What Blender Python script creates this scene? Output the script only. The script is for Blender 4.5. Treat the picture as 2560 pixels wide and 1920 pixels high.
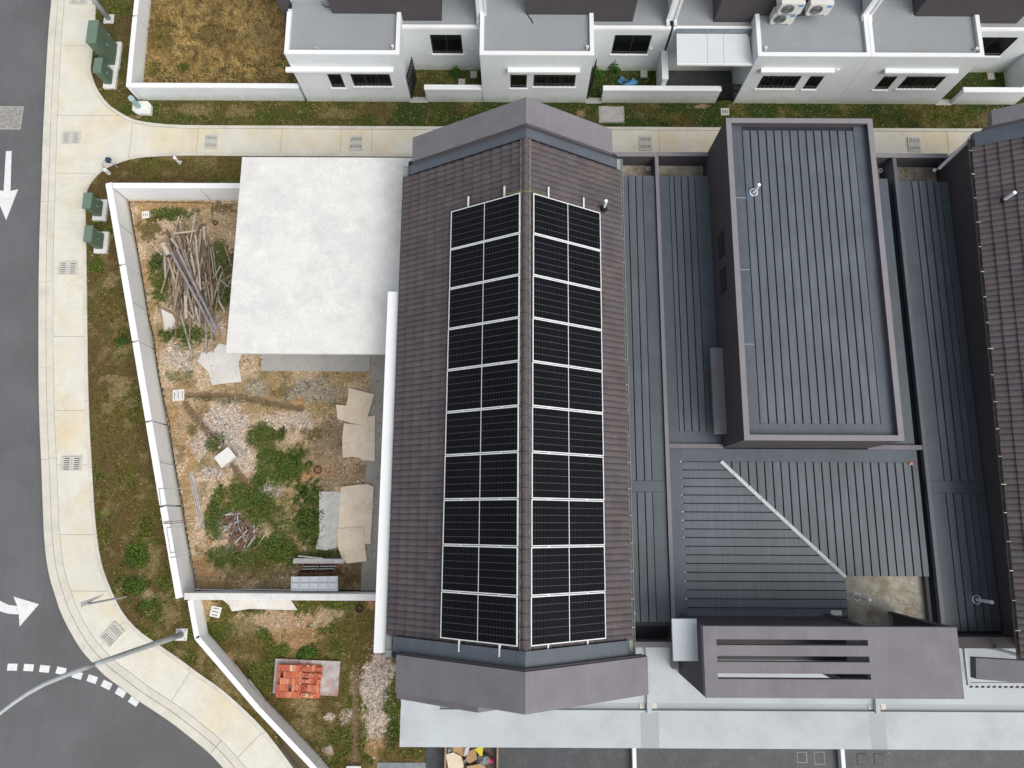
import bpy, bmesh, math, random
import numpy as np
from mathutils import Vector, Matrix
from mathutils.geometry import tessellate_polygon

random.seed(7)
rng = np.random.default_rng(7)
scn = bpy.context.scene
for o in list(bpy.data.objects):
    bpy.data.objects.remove(o)

# ------------------------------------------------------------------ camera
CAM_H = 26.0
F_PX = 1775.0
R3 = (Matrix.Rotation(.00293848819, 3, 'Z') @ Matrix.Rotation(.191175640, 3, 'X') @ Matrix.Rotation(.00203819988, 3, 'Z'))
cd = bpy.data.cameras.new('camera')
cd.sensor_width = 36.0
cd.lens = 36.0 * F_PX / 2560.0
cd.clip_end = 2000
cam = bpy.data.objects.new('camera', cd)
cam.matrix_world = Matrix.Translation((0, 0, CAM_H)) @ R3.to_4x4()
scn.collection.objects.link(cam)
scn.camera = cam
scn.render.resolution_x = 1024
scn.render.resolution_y = 768

# ------------------------------------------------------------------ sky, sun, exposure
SUN_EL, SUN_AZ = 50.0, 135.0          # azimuth clockwise from image-up (+Y)
w = bpy.data.worlds.new('World')
scn.world = w
w.use_nodes = True
nt = w.node_tree
bg = nt.nodes['Background']
sky = nt.nodes.new('ShaderNodeTexSky')
sky.sky_type = 'NISHITA'
sky.sun_disc = False
sky.sun_elevation = math.radians(SUN_EL)
sky.sun_rotation = math.radians(SUN_AZ)
sky.air_density = 1.0
sky.dust_density = 3.0
hs = nt.nodes.new('ShaderNodeHueSaturation')
hs.inputs['Saturation'].default_value = 0.36
nt.links.new(sky.outputs[0], hs.inputs['Color'])
nt.links.new(hs.outputs[0], bg.inputs['Color'])
bg.inputs['Strength'].default_value = 0.15
sd = bpy.data.lights.new('sun', 'SUN')
sd.energy = 1.3
sd.angle = math.radians(50)
sd.color = (1.0, 0.965, 0.91)
sun = bpy.data.objects.new('sun', sd)
az, el = math.radians(SUN_AZ), math.radians(SUN_EL)
sdir = Vector((math.sin(az) * math.cos(el), math.cos(az) * math.cos(el), math.sin(el)))
sun.rotation_euler = sdir.to_track_quat('Z', 'Y').to_euler()
sun.location = sdir * 60
scn.collection.objects.link(sun)
scn.view_settings.view_transform = 'Standard'
scn.view_settings.look = 'None'
scn.view_settings.gamma = 1
scn.view_settings.exposure = 0.22

# ------------------------------------------------------------------ pixels -> positions
TILE = dict(A=(0, 0), B=(640, 0), C=(1280, 0), D=(1920, 0), E=(0, 480), F=(640, 480), G=(1280, 480), I=(1920, 480),
            J=(0, 960), K=(400, 960), L=(960, 960), M=(1600, 960), N=(1920, 960), O=(0, 1440), P=(480, 1440),
            Q=(960, 1440), R=(1600, 1440), S=(1920, 1440))


def ray(px, py):
    return R3 @ Vector(((px - 1280) / F_PX, (960 - py) / F_PX, -1.0))


def at(px, py, z=0.0):
    """point of the horizontal plane at height z seen at pixel px,py of the 2560 px photograph"""
    d = ray(px, py)
    k = (z - CAM_H) / d.z
    return Vector((d.x * k, d.y * k, z))


def q(t, x, y, z=0.0):
    return at(TILE[t][0] + x / 3.456, TILE[t][1] + y / 3.456, z)


def qw(t, x, y, yw):
    """point on the vertical wall plane Y = yw"""
    d = ray(TILE[t][0] + x / 3.456, TILE[t][1] + y / 3.456)
    k = yw / d.y
    return Vector((d.x * k, yw, CAM_H + d.z * k))


# ------------------------------------------------------------------ materials
def lin(c):
    c = c / 255.0
    return c / 12.92 if c <= .04045 else ((c + .055) / 1.055) ** 2.4


KEXP = 1.15


def col(r, g, b):
    return (lin(r) / KEXP, lin(g) / KEXP, lin(b) / KEXP)


def mat(name, c, rough=.8, blotch=.12, bscale=1.2, grain=.08, gscale=40., bump=0., metal=0., spec=.3, tint=None, tscale=.35,
        tamt=0., streak=0., attr=False, bumpscale=None, swirl=None, specks=None, foot=None):
    """base colour x (large blotches) x (fine grain), an optional stain tint, a little relief"""
    m = bpy.data.materials.new(name)
    m.use_nodes = True
    n, l = m.node_tree.nodes, m.node_tree.links
    bs = n['Principled BSDF']
    bs.inputs['Roughness'].default_value = rough
    bs.inputs['Metallic'].default_value = metal
    bs.inputs['Specular IOR Level'].default_value = spec
    geo = n.new('ShaderNodeNewGeometry')

    def noise(scale, detail=4, sx=1, sy=1):
        t = n.new('ShaderNodeTexNoise')
        t.inputs['Scale'].default_value = scale
        t.inputs['Detail'].default_value = detail
        t.inputs['Roughness'].default_value = .6
        if sx != 1 or sy != 1:
            mp = n.new('ShaderNodeMapping')
            mp.inputs['Scale'].default_value = (sx, sy, 1)
            l.new(geo.outputs['Position'], mp.inputs['Vector'])
            l.new(mp.outputs[0], t.inputs['Vector'])
        else:
            l.new(geo.outputs['Position'], t.inputs['Vector'])
        return t

    def ramp(src, lo, hi, a=.3, b=.7):
        r = n.new('ShaderNodeMapRange')
        r.inputs['From Min'].default_value = a
        r.inputs['From Max'].default_value = b
        r.inputs['To Min'].default_value = lo
        r.inputs['To Max'].default_value = hi
        l.new(src, r.inputs['Value'])
        return r.outputs[0]

    def mul(a, b):
        x = n.new('ShaderNodeMix')
        x.data_type = 'RGBA'
        x.blend_type = 'MULTIPLY'
        x.inputs['Factor'].default_value = 1
        l.new(a, x.inputs[6])
        l.new(b, x.inputs[7])
        return x.outputs[2]

    if attr:
        at_ = n.new('ShaderNodeAttribute')
        at_.attribute_name = 'col'
        cur = at_.outputs['Color']
    else:
        rgb = n.new('ShaderNodeRGB')
        rgb.outputs[0].default_value = (*c, 1)
        cur = rgb.outputs[0]
    if tint is not None:
        t = noise(tscale, 6)
        x = n.new('ShaderNodeMix')
        x.data_type = 'RGBA'
        l.new(ramp(t.outputs[0], 0, tamt, .45, .68), x.inputs['Factor'])
        l.new(cur, x.inputs[6])
        x.inputs[7].default_value = (*tint, 1)
        cur = x.outputs[2]
    if swirl is not None:          # thin curling stains: (colour, scale, amount)
        t = noise(swirl[1], 5)
        t.inputs['Distortion'].default_value = 2.5
        a_ = ramp(t.outputs[0], 0, 1, .47, .505)
        b_ = ramp(t.outputs[0], 1, 0, .515, .56)
        mm = n.new('ShaderNodeMath')
        mm.operation = 'MULTIPLY'
        l.new(a_, mm.inputs[0])
        l.new(b_, mm.inputs[1])
        pt2 = noise(.5, 3)
        m3 = n.new('ShaderNodeMath')
        m3.operation = 'MULTIPLY'
        l.new(mm.outputs[0], m3.inputs[0])
        l.new(ramp(pt2.outputs[0], 0, swirl[2], .4, .62), m3.inputs[1])
        x = n.new('ShaderNodeMix')
        x.data_type = 'RGBA'
        l.new(m3.outputs[0], x.inputs['Factor'])
        l.new(cur, x.inputs[6])
        x.inputs[7].default_value = (*swirl[0], 1)
        cur = x.outputs[2]
    if specks is not None:         # small flecks: (colour, scale, threshold)
        t = noise(specks[1], 2)
        x = n.new('ShaderNodeMix')
        x.data_type = 'RGBA'
        l.new(ramp(t.outputs[0], 0, .8, specks[2], specks[2] + .03), x.inputs['Factor'])
        l.new(cur, x.inputs[6])
        x.inputs[7].default_value = (*specks[0], 1)
        cur = x.outputs[2]
    if foot is not None:           # damp stain above the ground: (colour, height)
        sp = n.new('ShaderNodeSeparateXYZ')
        l.new(geo.outputs['Position'], sp.inputs[0])
        t = noise(2.5, 4)
        ad = n.new('ShaderNodeMath')
        ad.operation = 'ADD'
        l.new(sp.outputs['Z'], ad.inputs[0])
        l.new(ramp(t.outputs[0], -.35 * foot[1], .35 * foot[1]), ad.inputs[1])
        x = n.new('ShaderNodeMix')
        x.data_type = 'RGBA'
        l.new(ramp(ad.outputs[0], .75, 0, 0, foot[1]), x.inputs['Factor'])
        l.new(cur, x.inputs[6])
        x.inputs[7].default_value = (*foot[0], 1)
        cur = x.outputs[2]
    if blotch:
        cur = mul(cur, ramp(noise(bscale, 5).outputs[0], 1 - blotch, 1 + blotch))
    if streak:
        cur = mul(cur, ramp(noise(3, 3, 6, .25).outputs[0], 1 - streak, 1 + streak))
    g = noise(gscale, 3)
    if grain:
        cur = mul(cur, ramp(g.outputs[0], 1 - grain, 1 + grain))
    l.new(cur, bs.inputs['Base Color'])
    if bump:
        b = n.new('ShaderNodeBump')
        b.inputs['Strength'].default_value = bump
        b.inputs['Distance'].default_value = .02
        g2 = g if bumpscale is None else noise(bumpscale, 4)
        l.new(g2.outputs[0], b.inputs['Height'])
        l.new(b.outputs[0], bs.inputs['Normal'])
    return m


MT = {}
MT['ground'] = mat('soil_base', (.13, .1, .06))
MT['asphalt'] = mat('asphalt', (.142, .142, .147), .9, .09, .5, .26, 50, .3, tint=(.105, .105, .108), tscale=.3, tamt=.75, specks=((.06, .06, .06), 7, .735), streak=.05)
MT['marking'] = mat('road_paint', (.74, .75, .74), .7, .08, 5, .12, 40, specks=((.4, .4, .4), 14, .66))
MT['pave'] = mat('pavement_concrete', (.70, .675, .58), .85, .06, 1.6, .06, 40, .1, tint=(.70, .58, .35), tscale=.42, tamt=.8, swirl=((.55, .53, .46), .8, .4), specks=((.42, .4, .34), 9, .74))
MT['kerb'] = mat('kerb_concrete', (.66, .63, .54), .85, .07, 1.5, .08, 30, .1, tint=(.5, .47, .4), tscale=1.2, tamt=.5)
MT['joint'] = mat('joint_dirt', (.30, .28, .22), .9)
MT['grate'] = mat('grate_concrete', (.56, .545, .49), .85, .06, 6, .08, 60)
MT['pit'] = mat('pit_dark', (.02, .02, .018), .95)
MT['earth'] = mat('earth', (1, 1, 1), .95, .22, 6, .55, 20, .5, attr=True)
MT['blade'] = mat('grass_blade', (1, 1, 1), .85, .0, 1, .1, 20, attr=True, spec=.08)
MT['white'] = mat('white_wall_paint', (.80, .81, .82), .75, .03, .8, .02, 30, streak=.02, foot=((.62, .60, .50), .22))
MT['cap'] = mat('white_cap_paint', (.86, .87, .87), .7, .02, 2, .03, 30)
MT['rowwall'] = mat('pale_wall_paint', (.70, .735, .745), .75, .04, .7, .02, 30, streak=.03, foot=((.5, .53, .40), .45))
MT['slabwhite'] = mat('white_slab_concrete', (.745, .735, .70), .85, .06, 2.2, .06, 14, .05, tint=(.585, .58, .565), tscale=.75, tamt=.5, swirl=((.5, .5, .5), .9, .28), specks=((.4, .4, .39), 6, .755))
MT['conc'] = mat('grey_concrete', (.42, .41, .38), .9, .12, 1.5, .1, 30, .1)
MT['concstain'] = mat('stained_concrete', (.42, .40, .33), .9, .2, 2.5, .14, 20, .1, tint=(.2, .14, .07), tscale=1.6, tamt=.75, swirl=((.12, .09, .05), 2.2, .6))
MT['porch'] = mat('porch_slab_paint', (.50, .54, .555), .7, .06, .7, .05, 22, tint=(.36, .38, .39), tscale=.9, tamt=.5, specks=((.3, .31, .31), 8, .76))
MT['porchdark'] = mat('porch_slab_patch', (.40, .42, .43), .7, .05, .6, .04, 25)
MT['kroof'] = mat('grey_roof_screed', (.315, .34, .36), .8, .08, .8, .07, 22, .05, tint=(.25, .24, .225), tscale=.8, tamt=.55, specks=((.6, .6, .6), 10, .75))
MT['hood'] = mat('lilac_grey_paint', (.198, .187, .200), .75, .07, 1.6, .05, 24, streak=.04, tint=(.17, .16, .168), tscale=1.4, tamt=.6)
MT['coping'] = mat('lilac_coping_paint', (.235, .222, .236), .75, .06, 1.6, .05, 24)
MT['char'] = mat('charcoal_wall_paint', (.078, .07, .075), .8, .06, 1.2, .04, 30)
MT['metal'] = mat('blue_grey_roof_metal', (.110, .124, .142), .42, .14, .7, .08, 18, spec=.5, streak=.14, specks=((.4, .42, .43), 16, .765))
MT['flash'] = mat('flashing_metal', (.09, .104, .123), .4, .12, 1.5, .06, 20, spec=.5, specks=((.35, .37, .38), 14, .75), streak=.08)
MT['groove'] = mat('roof_groove', (.03, .033, .038), .6)
MT['tile'] = mat('roof_tile', (.098, .082, .085), .7, .16, 1.6, .18, 24, .2, tint=(.088, .08, .088), tscale=1.0, tamt=.6)
MT['gutter'] = mat('galvanised_gutter', (.36, .38, .345), .55, .15, 2, .12, 20)
MT['cell'] = mat('solar_cell', (.003, .003, .005), .3, .3, .7, 0, 30, spec=.12)
MT['cellline'] = mat('cell_line', (.12, .122, .125), .7, 0, 1, 0, spec=.1)
MT['backsheet'] = mat('panel_backsheet', (.17, .175, .18), .7, 0, 1, 0, spec=.1)
MT['busbar'] = mat('panel_white_gap', (.7, .71, .72), .4, 0, 1, 0)
MT['alu'] = mat('aluminium', (.78, .79, .8), .45, .04, 3, .03, 30)
MT['steel'] = mat('galvanised_steel', (.40, .425, .425), .5, .1, 3, .12, 30, metal=.1)
MT['tube'] = mat('pale_steel_tube', (.46, .455, .44), .5, .2, 5, .2, 30)
MT['glass'] = mat('dark_glass', (.006, .007, .008), .08, 0, 1, 0, spec=.5)
MT['frame'] = mat('black_frame', (.02, .021, .024), .5, 0, 1, 0)
MT['pvc'] = mat('white_pvc', (.72, .73, .74), .4, .04, 3, .03, 30)
MT['rubber'] = mat('black_rubber', (.018, .018, .02), .6, .1, 4, .1, 30)
MT['green'] = mat('green_cabinet_paint', (.098, .142, .096), .5, .05, 2, .04, 30)
MT['greenpipe'] = mat('green_grey_pipe', (.25, .36, .34), .6, .06, 2, .04, 30)
MT['wood'] = [mat('weathered_wood_%s' % n, c, .85, .2, 6, .25, 30, .2) for n, c in
              (('tan', (.34, .26, .18)), ('brown', (.21, .15, .1)), ('grey', (.36, .32, .28)), ('pale', (.5, .43, .34)), ('dark', (.14, .11, .09)))]
MT['beam'] = mat('weathered_beam', (.30, .27, .27), .5, .3, 5, .25, 25)
MT['rust'] = mat('rusty_steel', (.2, .115, .085), .8, .3, 8, .3, 40)
MT['ply'] = mat('plywood', (.80, .69, .545), .8, .07, 1.5, .05, 14, tint=(.70, .48, .24), tscale=1.1, tamt=.4, swirl=((.5, .4, .28), 1.0, .35))
MT['plygrey'] = mat('pale_board', (.68, .66, .61), .8, .08, 1.5, .08, 14, tint=(.55, .5, .42), tscale=1.6, tamt=.5)
MT['red'] = mat('red_formwork_paint', (.2, .07, .06), .7, .35, 6, .25, 30)
MT['tray'] = mat('pale_steel_tray', (.52, .555, .575), .5, .08, 3, .06, 30)
MT['brick'] = [mat('red_brick_%s' % n, c, .85, .15, 8, .2, 40, .15) for n, c in
               (('orange', (.56, .165, .085)), ('red', (.47, .125, .075)), ('salmon', (.62, .24, .14)), ('buff', (.66, .46, .30)))]
MT['brickslab'] = mat('brick_dust_concrete', (.48, .45, .43), .9, .15, 3, .1, 30, tint=(.36, .15, .11), tscale=2.2, tamt=.95)
MT['porchfloor'] = mat('dark_porch_tile', (.065, .07, .075), .45, .1, 1.2, .16, 14, tint=(.10, .108, .112), tscale=2.2, tamt=.6, specks=((.25, .26, .26), 9, .72))
MT['bluetarp'] = mat('blue_plastic', (.12, .34, .6), .4, .15, 6, .1, 30)
MT['leaf'] = mat('leaf', (1, 1, 1), .85, 0, 1, .1, 20, attr=True, spec=.08)
MT['card'] = mat('cardboard', (.45, .29, .15), .85, .08, 4, .06, 30)
MT['yellow'] = mat('yellow_print', (.7, .6, .05), .6)
MT['pink'] = mat('pink_plastic', (.65, .03, .2), .4)
MT['plasticbag'] = mat('grey_plastic_bag', (.16, .17, .17), .35, .3, 9, .2, 20)
MT['bluepaint'] = mat('blue_paint_mark', (.03, .25, .5), .6)
MT['signblue'] = mat('blue_label', (.05, .25, .6), .5)
MT['awning'] = mat('white_awning_sheet', (.66, .69, .71), .5, .03, 1, .02, 20)
MT['tarpdark'] = mat('blue_grey_flashing_film', (.08, .12, .15), .3, .25, 4, .1, 20, spec=.6)
MT['acbody'] = mat('ac_white', (.72, .72, .68), .5, .03, 3, .02, 20)

# ------------------------------------------------------------------ mesh building
COL = scn.collection


class MB:
    def __init__(self):
        self.v, self.f = [], []

    def add(self, vs, fs):
        b = len(self.v)
        self.v += [tuple(p) for p in vs]
        self.f += [tuple(b + i for i in f) for f in fs]
        return self

    def box(self, x0, x1, y0, y1, z0, z1):
        vs = [(x, y, z) for z in (z0, z1) for y in (y0, y1) for x in (x0, x1)]
        return self.add(vs, [(0, 2, 3, 1), (4, 5, 7, 6), (0, 1, 5, 4), (2, 6, 7, 3), (0, 4, 6, 2), (1, 3, 7, 5)])

    def prism(self, poly, z0, z1):
        """poly: xy corners, any order of winding; caps as n-gons"""
        n = len(poly)
        a = sum(poly[i][0] * poly[(i + 1) % n][1] - poly[(i + 1) % n][0] * poly[i][1] for i in range(n))
        if a < 0:
            poly = poly[::-1]
        vs = [(p[0], p[1], z0) for p in poly] + [(p[0], p[1], z1) for p in poly]
        fs = [tuple(range(n - 1, -1, -1)), tuple(range(n, 2 * n))]
        fs += [(i, (i + 1) % n, n + (i + 1) % n, n + i) for i in range(n)]
        return self.add(vs, fs)

    def slab(self, pts, t):
        """planar polygon of 3-D points, thickened straight down by t"""
        n = len(pts)
        a = sum(pts[i][0] * pts[(i + 1) % n][1] - pts[(i + 1) % n][0] * pts[i][1] for i in range(n))
        if a < 0:
            pts = pts[::-1]
        vs = [(p[0], p[1], p[2] - t) for p in pts] + [tuple(p) for p in pts]
        fs = [tuple(range(n - 1, -1, -1)), tuple(range(n, 2 * n))]
        fs += [(i, (i + 1) % n, n + (i + 1) % n, n + i) for i in range(n)]
        return self.add(vs, fs)

    def beam(self, a, b, wd, ht, up=(0, 0, 1)):
        """square bar from a to b; wd across, ht along up, top at the a-b line + ht/2"""
        a, b = Vector(a), Vector(b)
        d = (b - a).normalized()
        u = Vector(up)
        s = d.cross(u)
        if s.length < 1e-4:
            s = d.cross(Vector((1, 0, 0)))
        s.normalize()
        u = s.cross(d).normalized()
        vs = []
        for p in (a, b):
            for i, j in ((-1, -1), (1, -1), (1, 1), (-1, 1)):
                vs.append(p + s * (i * wd / 2) + u * (j * ht / 2))
        return self.add(vs, [(0, 1, 2, 3), (7, 6, 5, 4), (0, 4, 5, 1), (1, 5, 6, 2), (2, 6, 7, 3), (3, 7, 4, 0)])

    def tube(self, pts, r, n=8, r1=None, caps=True):
        pts = [Vector(p) for p in pts]
        m = len(pts)
        rows = []
        for i, p in enumerate(pts):
            d = (pts[min(i + 1, m - 1)] - pts[max(i - 1, 0)]).normalized()
            s = d.cross(Vector((0, 0, 1)))
            if s.length < 1e-3:
                s = d.cross(Vector((1, 0, 0)))
            s.normalize()
            u = s.cross(d)
            rr = r if r1 is None else r + (r1 - r) * i / max(1, m - 1)
            rows.append([p + (s * math.cos(2 * math.pi * k / n) + u * math.sin(2 * math.pi * k / n)) * rr for k in range(n)])
        vs = [v for row in rows for v in row]
        fs = []
        for i in range(m - 1):
            for k in range(n):
                fs.append((i * n + k, i * n + (k + 1) % n, (i + 1) * n + (k + 1) % n, (i + 1) * n + k))
        if caps:
            fs.append(tuple(range(n - 1, -1, -1)))
            fs.append(tuple((m - 1) * n + k for k in range(n)))
        return self.add(vs, fs)

    def ring(self, c, R, r, n=28, m=7, sq=1.0):
        vs, fs = [], []
        for i in range(n):
            a = 2 * math.pi * i / n
            for k in range(m):
                b = 2 * math.pi * k / m
                rr = R + r * math.cos(b)
                vs.append((c[0] + rr * math.cos(a), c[1] + rr * math.sin(a) * sq, c[2] + r * math.sin(b)))
        for i in range(n):
            for k in range(m):
                fs.append((i * m + k, ((i + 1) % n) * m + k, ((i + 1) % n) * m + (k + 1) % m, i * m + (k + 1) % m))
        return self.add(vs, fs)

    def mesh(self, name, off=(0, 0, 0)):
        me = bpy.data.meshes.new(name)
        ox, oy, oz = off
        me.from_pydata([(x - ox, y - oy, z - oz) for x, y, z in self.v], [], self.f)
        me.update()
        return me

    def build(self, name, m, parent=None, label=None, cat=None, group=None, kind=None, smooth=False):
        if parent is not None:
            off = wloc(parent)
        else:
            a = np.array(self.v)
            lo, hi = a.min(0), a.max(0)
            off = ((lo[0] + hi[0]) / 2, (lo[1] + hi[1]) / 2, lo[2])
        me = self.mesh(name, off)
        me.materials.append(MT[m] if isinstance(m, str) else m)
        if smooth:
            for p in me.polygons:
                p.use_smooth = True
        o = bpy.data.objects.new(name, me)
        COL.objects.link(o)
        if parent is not None:
            o.parent = parent
        else:
            o.location = off
        tag(o, label, cat, group, kind)
        return o


def wloc(o):
    v = Vector((0, 0, 0))
    while o is not None:
        v = v + o.location
        o = o.parent
    return v


def tag(o, label=None, cat=None, group=None, kind=None):
    if label:
        o['label'] = label
    if cat:
        o['category'] = cat
    if group:
        o['group'] = group
    if kind:
        o['kind'] = kind
    return o


def thing(name, loc, label, cat, group=None):
    o = bpy.data.objects.new(name, None)
    o.empty_display_size = .2
    COL.objects.link(o)
    o.location = loc
    return tag(o, label, cat, group)


def inst(name, me, parent, loc, rot=(0, 0, 0), scale=(1, 1, 1)):
    """child sharing mesh data; loc in world metres"""
    o = bpy.data.objects.new(name, me)
    COL.objects.link(o)
    o.parent = parent
    o.location = Vector(loc) - wloc(parent)
    o.rotation_euler = rot
    o.scale = scale
    return o


def mesh_np(name, co, faces, mats, colors=None, smooth=False):
    """numpy mesh; faces (n,k)"""
    me = bpy.data.meshes.new(name)
    n, k = faces.shape
    me.vertices.add(len(co))
    me.vertices.foreach_set('co', co.astype(np.float32).ravel())
    me.loops.add(n * k)
    me.loops.foreach_set('vertex_index', faces.astype(np.int32).ravel())
    me.polygons.add(n)
    me.polygons.foreach_set('loop_start', np.arange(0, n * k, k, dtype=np.int32))
    me.update(calc_edges=True)
    if colors is not None:
        a = me.color_attributes.new('col', 'FLOAT_COLOR', 'POINT')
        c4 = np.ones((len(co), 4), np.float32)
        c4[:, :3] = colors
        a.data.foreach_set('color', c4.ravel())
    me.materials.append(MT[mats])
    if smooth:
        me.polygons.foreach_set('use_smooth', np.ones(n, bool))
    me.update()
    return me


# ------------------------------------------------------------------ numpy noise and polygons
def vnoise(x, y, seed):
    xi, yi = np.floor(x).astype(np.int64), np.floor(y).astype(np.int64)
    fx, fy = x - xi, y - yi
    fx, fy = fx * fx * (3 - 2 * fx), fy * fy * (3 - 2 * fy)

    def h(a, b):
        n = (a * 374761393 + b * 668265263 + seed * 144665) & 0xffffffff
        n = ((n ^ (n >> 13)) * 1274126177) & 0xffffffff
        return ((n ^ (n >> 16)) & 0xffff) / 65535.0
    return (h(xi, yi) * (1 - fx) + h(xi + 1, yi) * fx) * (1 - fy) + (h(xi, yi + 1) * (1 - fx) + h(xi + 1, yi + 1) * fx) * fy


def fbm(x, y, s, seed, o=4):
    v, a, t = 0, 1., 0
    for i in range(o):
        v = v + a * vnoise(x * s + 31.7 * i, y * s - 17.3 * i, seed + i)
        t += a
        a *= .55
        s *= 2.1
    return v / t


def inpoly(x, y, poly):
    r = np.zeros(x.shape, bool)
    n = len(poly)
    for i in range(n):
        x0, y0 = poly[i][0], poly[i][1]
        x1, y1 = poly[(i + 1) % n][0], poly[(i + 1) % n][1]
        c = (y0 > y) != (y1 > y)
        if y1 != y0:
            r ^= c & (x < (x1 - x0) * (y - y0) / (y1 - y0) + x0)
    return r


def sstep(a, b, x):
    t = np.clip((x - a) / (b - a), 0, 1)
    return t * t * (3 - 2 * t)


# ================================================================== GROUND, ROAD, PAVEMENT
def PL(t, *pts):
    return [q(t, x, y)[:2] for x, y in pts]


road_edge = (PL('A', (460, -700), (447, 0), (425, 200), (405, 500), (385, 900), (370, 1200), (357, 1640)) +
             PL('E', (340, 420), (333, 900), (333, 1640)) +
             PL('J', (342, 350), (358, 700), (372, 1100), (383, 1370), (418, 1640)) +
             PL('O', (480, 180), (525, 320), (600, 470), (700, 640), (800, 750), (900, 860), (1040, 960), (1180, 1070),
                (1330, 1165), (1500, 1280), (1650, 1400), (1800, 1520), (1930, 1659), (2300, 2100), (2900, 2900)))
pave_N = (PL('A', (835, -700), (832, 0), (828, 170), (812, 370), (800, 500), (785, 600), (800, 660), (840, 770), (930, 900), (1060, 990),
             (1160, 1040), (1300, 1065), (1450, 1080), (1650, 1088)) +
          PL('B', (0, 1090), (1600, 1098)) + PL('C', (860, 1100), (1800, 1106)) + PL('D', (890, 1112), (1820, 1116), (3000, 1120)))
pave_S = (PL('D', (3000, 1370), (0, 1366)) + PL('C', (0, 1362)) + PL('A', (2080, 1352), (1700, 1346), (1300, 1355), (1150, 1375), (1050, 1402), (950, 1442),
             (860, 1500), (790, 1580), (752, 1659)) +
          PL('E', (742, 130), (750, 450), (755, 900), (760, 1300), (765, 1640)) +
          PL('J', (772, 200), (780, 400), (800, 750), (820, 1100), (840, 1300), (870, 1500), (910, 1645)) +
          PL('O', (1000, 200), (1080, 340), (1200, 470), (1330, 560), (1550, 710), (1750, 860), (1900, 960), (2050, 1090)) +
          PL('P', (600, 1290), (750, 1480), (880, 1659), (1300, 2200), (1900, 2900)))


def offset(pl, d):
    out = []
    n = len(pl)
    for i in range(n):
        a, b = Vector(pl[max(i - 1, 0)]), Vector(pl[min(i + 1, n - 1)])
        t = (b - a).normalized()
        out.append(Vector(pl[i]) + Vector((-t.y, t.x)) * d)
    return out


def resample(pl, step):
    pts = [Vector(p) for p in pl]
    out = [pts[0]]
    for a, b in zip(pts, pts[1:]):
        k = max(1, int((b - a).length / step))
        for i in range(1, k + 1):
            out.append(a.lerp(b, i / k))
    return out


def smooth_pl(pl, it=2):
    pts = [Vector(p) for p in pl]
    for _ in range(it):
        new = [pts[0]]
        for a, b in zip(pts, pts[1:]):
            new += [a.lerp(b, .25), a.lerp(b, .75)]
        new.append(pts[-1])
        pts = new
    return pts


road_edge = smooth_pl(road_edge)
pave_N = smooth_pl(pave_N, 1)
pave_S = smooth_pl(pave_S, 1)

# the big sheet
MB().add([(-700, -700, -.25), (700, -700, -.25), (700, 700, -.25), (-700, 700, -.25)], [(0, 1, 2, 3)]).build(
    'ground', 'ground', kind='structure')
# road
rp = [(-80, 60)] + [(p.x, p.y) for p in [road_edge[0] + Vector((0, 40))] + road_edge + [road_edge[-1] + Vector((40, -20))]] + [(60, -80), (-80, -80)]


def filled(poly, z):
    bm = bmesh.new()
    vs = [bm.verts.new((p[0], p[1], z)) for p in poly]
    f = bm.faces.new(vs)
    f.normal_update()
    if f.normal.z < 0:
        f.normal_flip()
    bmesh.ops.triangulate(bm, faces=bm.faces[:])
    return bm


def bm_obj(bm, name, m, parent=None, **k):
    me = bpy.data.meshes.new(name)
    bm.to_mesh(me)
    bm.free()
    me.materials.append(MT[m])
    o = bpy.data.objects.new(name, me)
    COL.objects.link(o)
    if parent:
        o.parent = parent
    return tag(o, **k)


bm_obj(filled(rp, -.12), 'road', 'asphalt', kind='structure')

# pavement: one body, then panels and edge strips laid into it
pv_poly = [tuple(p) for p in road_edge] + [tuple(p) for p in pave_S[::-1]] + [tuple(p) for p in pave_N[::-1]]
bm = filled(pv_poly, 0.0)
r = bmesh.ops.extrude_face_region(bm, geom=bm.faces[:])
for e in r['geom']:
    if isinstance(e, bmesh.types.BMVert):
        e.co.z = .02
for v in bm.verts:
    if v.co.z < .01:
        v.co.z = -.24
pavement = bm_obj(bm, 'pavement', 'joint', kind='structure')


def strip_mesh(pl, a, b, z0, z1, closed_ends=True):
    """ribbon between offsets a and b of a polyline, with thickness"""
    L, R = offset(pl, a), offset(pl, b)
    n = len(pl)
    mb = MB()
    vs = []
    for i in range(n):
        vs += [(L[i].x, L[i].y, z1), (R[i].x, R[i].y, z1), (R[i].x, R[i].y, z0), (L[i].x, L[i].y, z0)]
    fs = []
    for i in range(n - 1):
        for k in range(4):
            fs.append((4 * i + k, 4 * i + (k + 1) % 4, 4 * i + 4 + (k + 1) % 4, 4 * i + 4 + k))
    fs += [(3, 2, 1, 0), (4 * n - 4, 4 * n - 3, 4 * n - 2, 4 * n - 1)]
    mb.add(vs, fs)
    return mb


def cut_pl(pl, step):
    """chop a polyline in lengths of about step"""
    pl = resample(pl, .25)
    out, cur, acc = [], [pl[0]], 0
    for a, b in zip(pl, pl[1:]):
        cur.append(b)
        acc += (b - a).length
        if acc >= step:
            out.append(cur)
            cur, acc = [b], 0
    if len(cur) > 1:
        out.append(cur)
    return out


def shrink(pl, g):
    pl = [Vector(p) for p in pl]
    d0 = (pl[1] - pl[0]).normalized()
    d1 = (pl[-1] - pl[-2]).normalized()
    pl[0] = pl[0] + d0 * g
    pl[-1] = pl[-1] - d1 * g
    return pl


vis = [p for p in road_edge if -12 < p.y < 22]
for seg in cut_pl(vis, 3.1):
    s = shrink(seg, .006)
    strip_mesh(s, .03, .30, .0, .05).build('kerb_stone', 'kerb', pavement)
    strip_mesh(s, .312, .56, .0, .034).build('gutter_panel', 'kerb', pavement)

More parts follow.
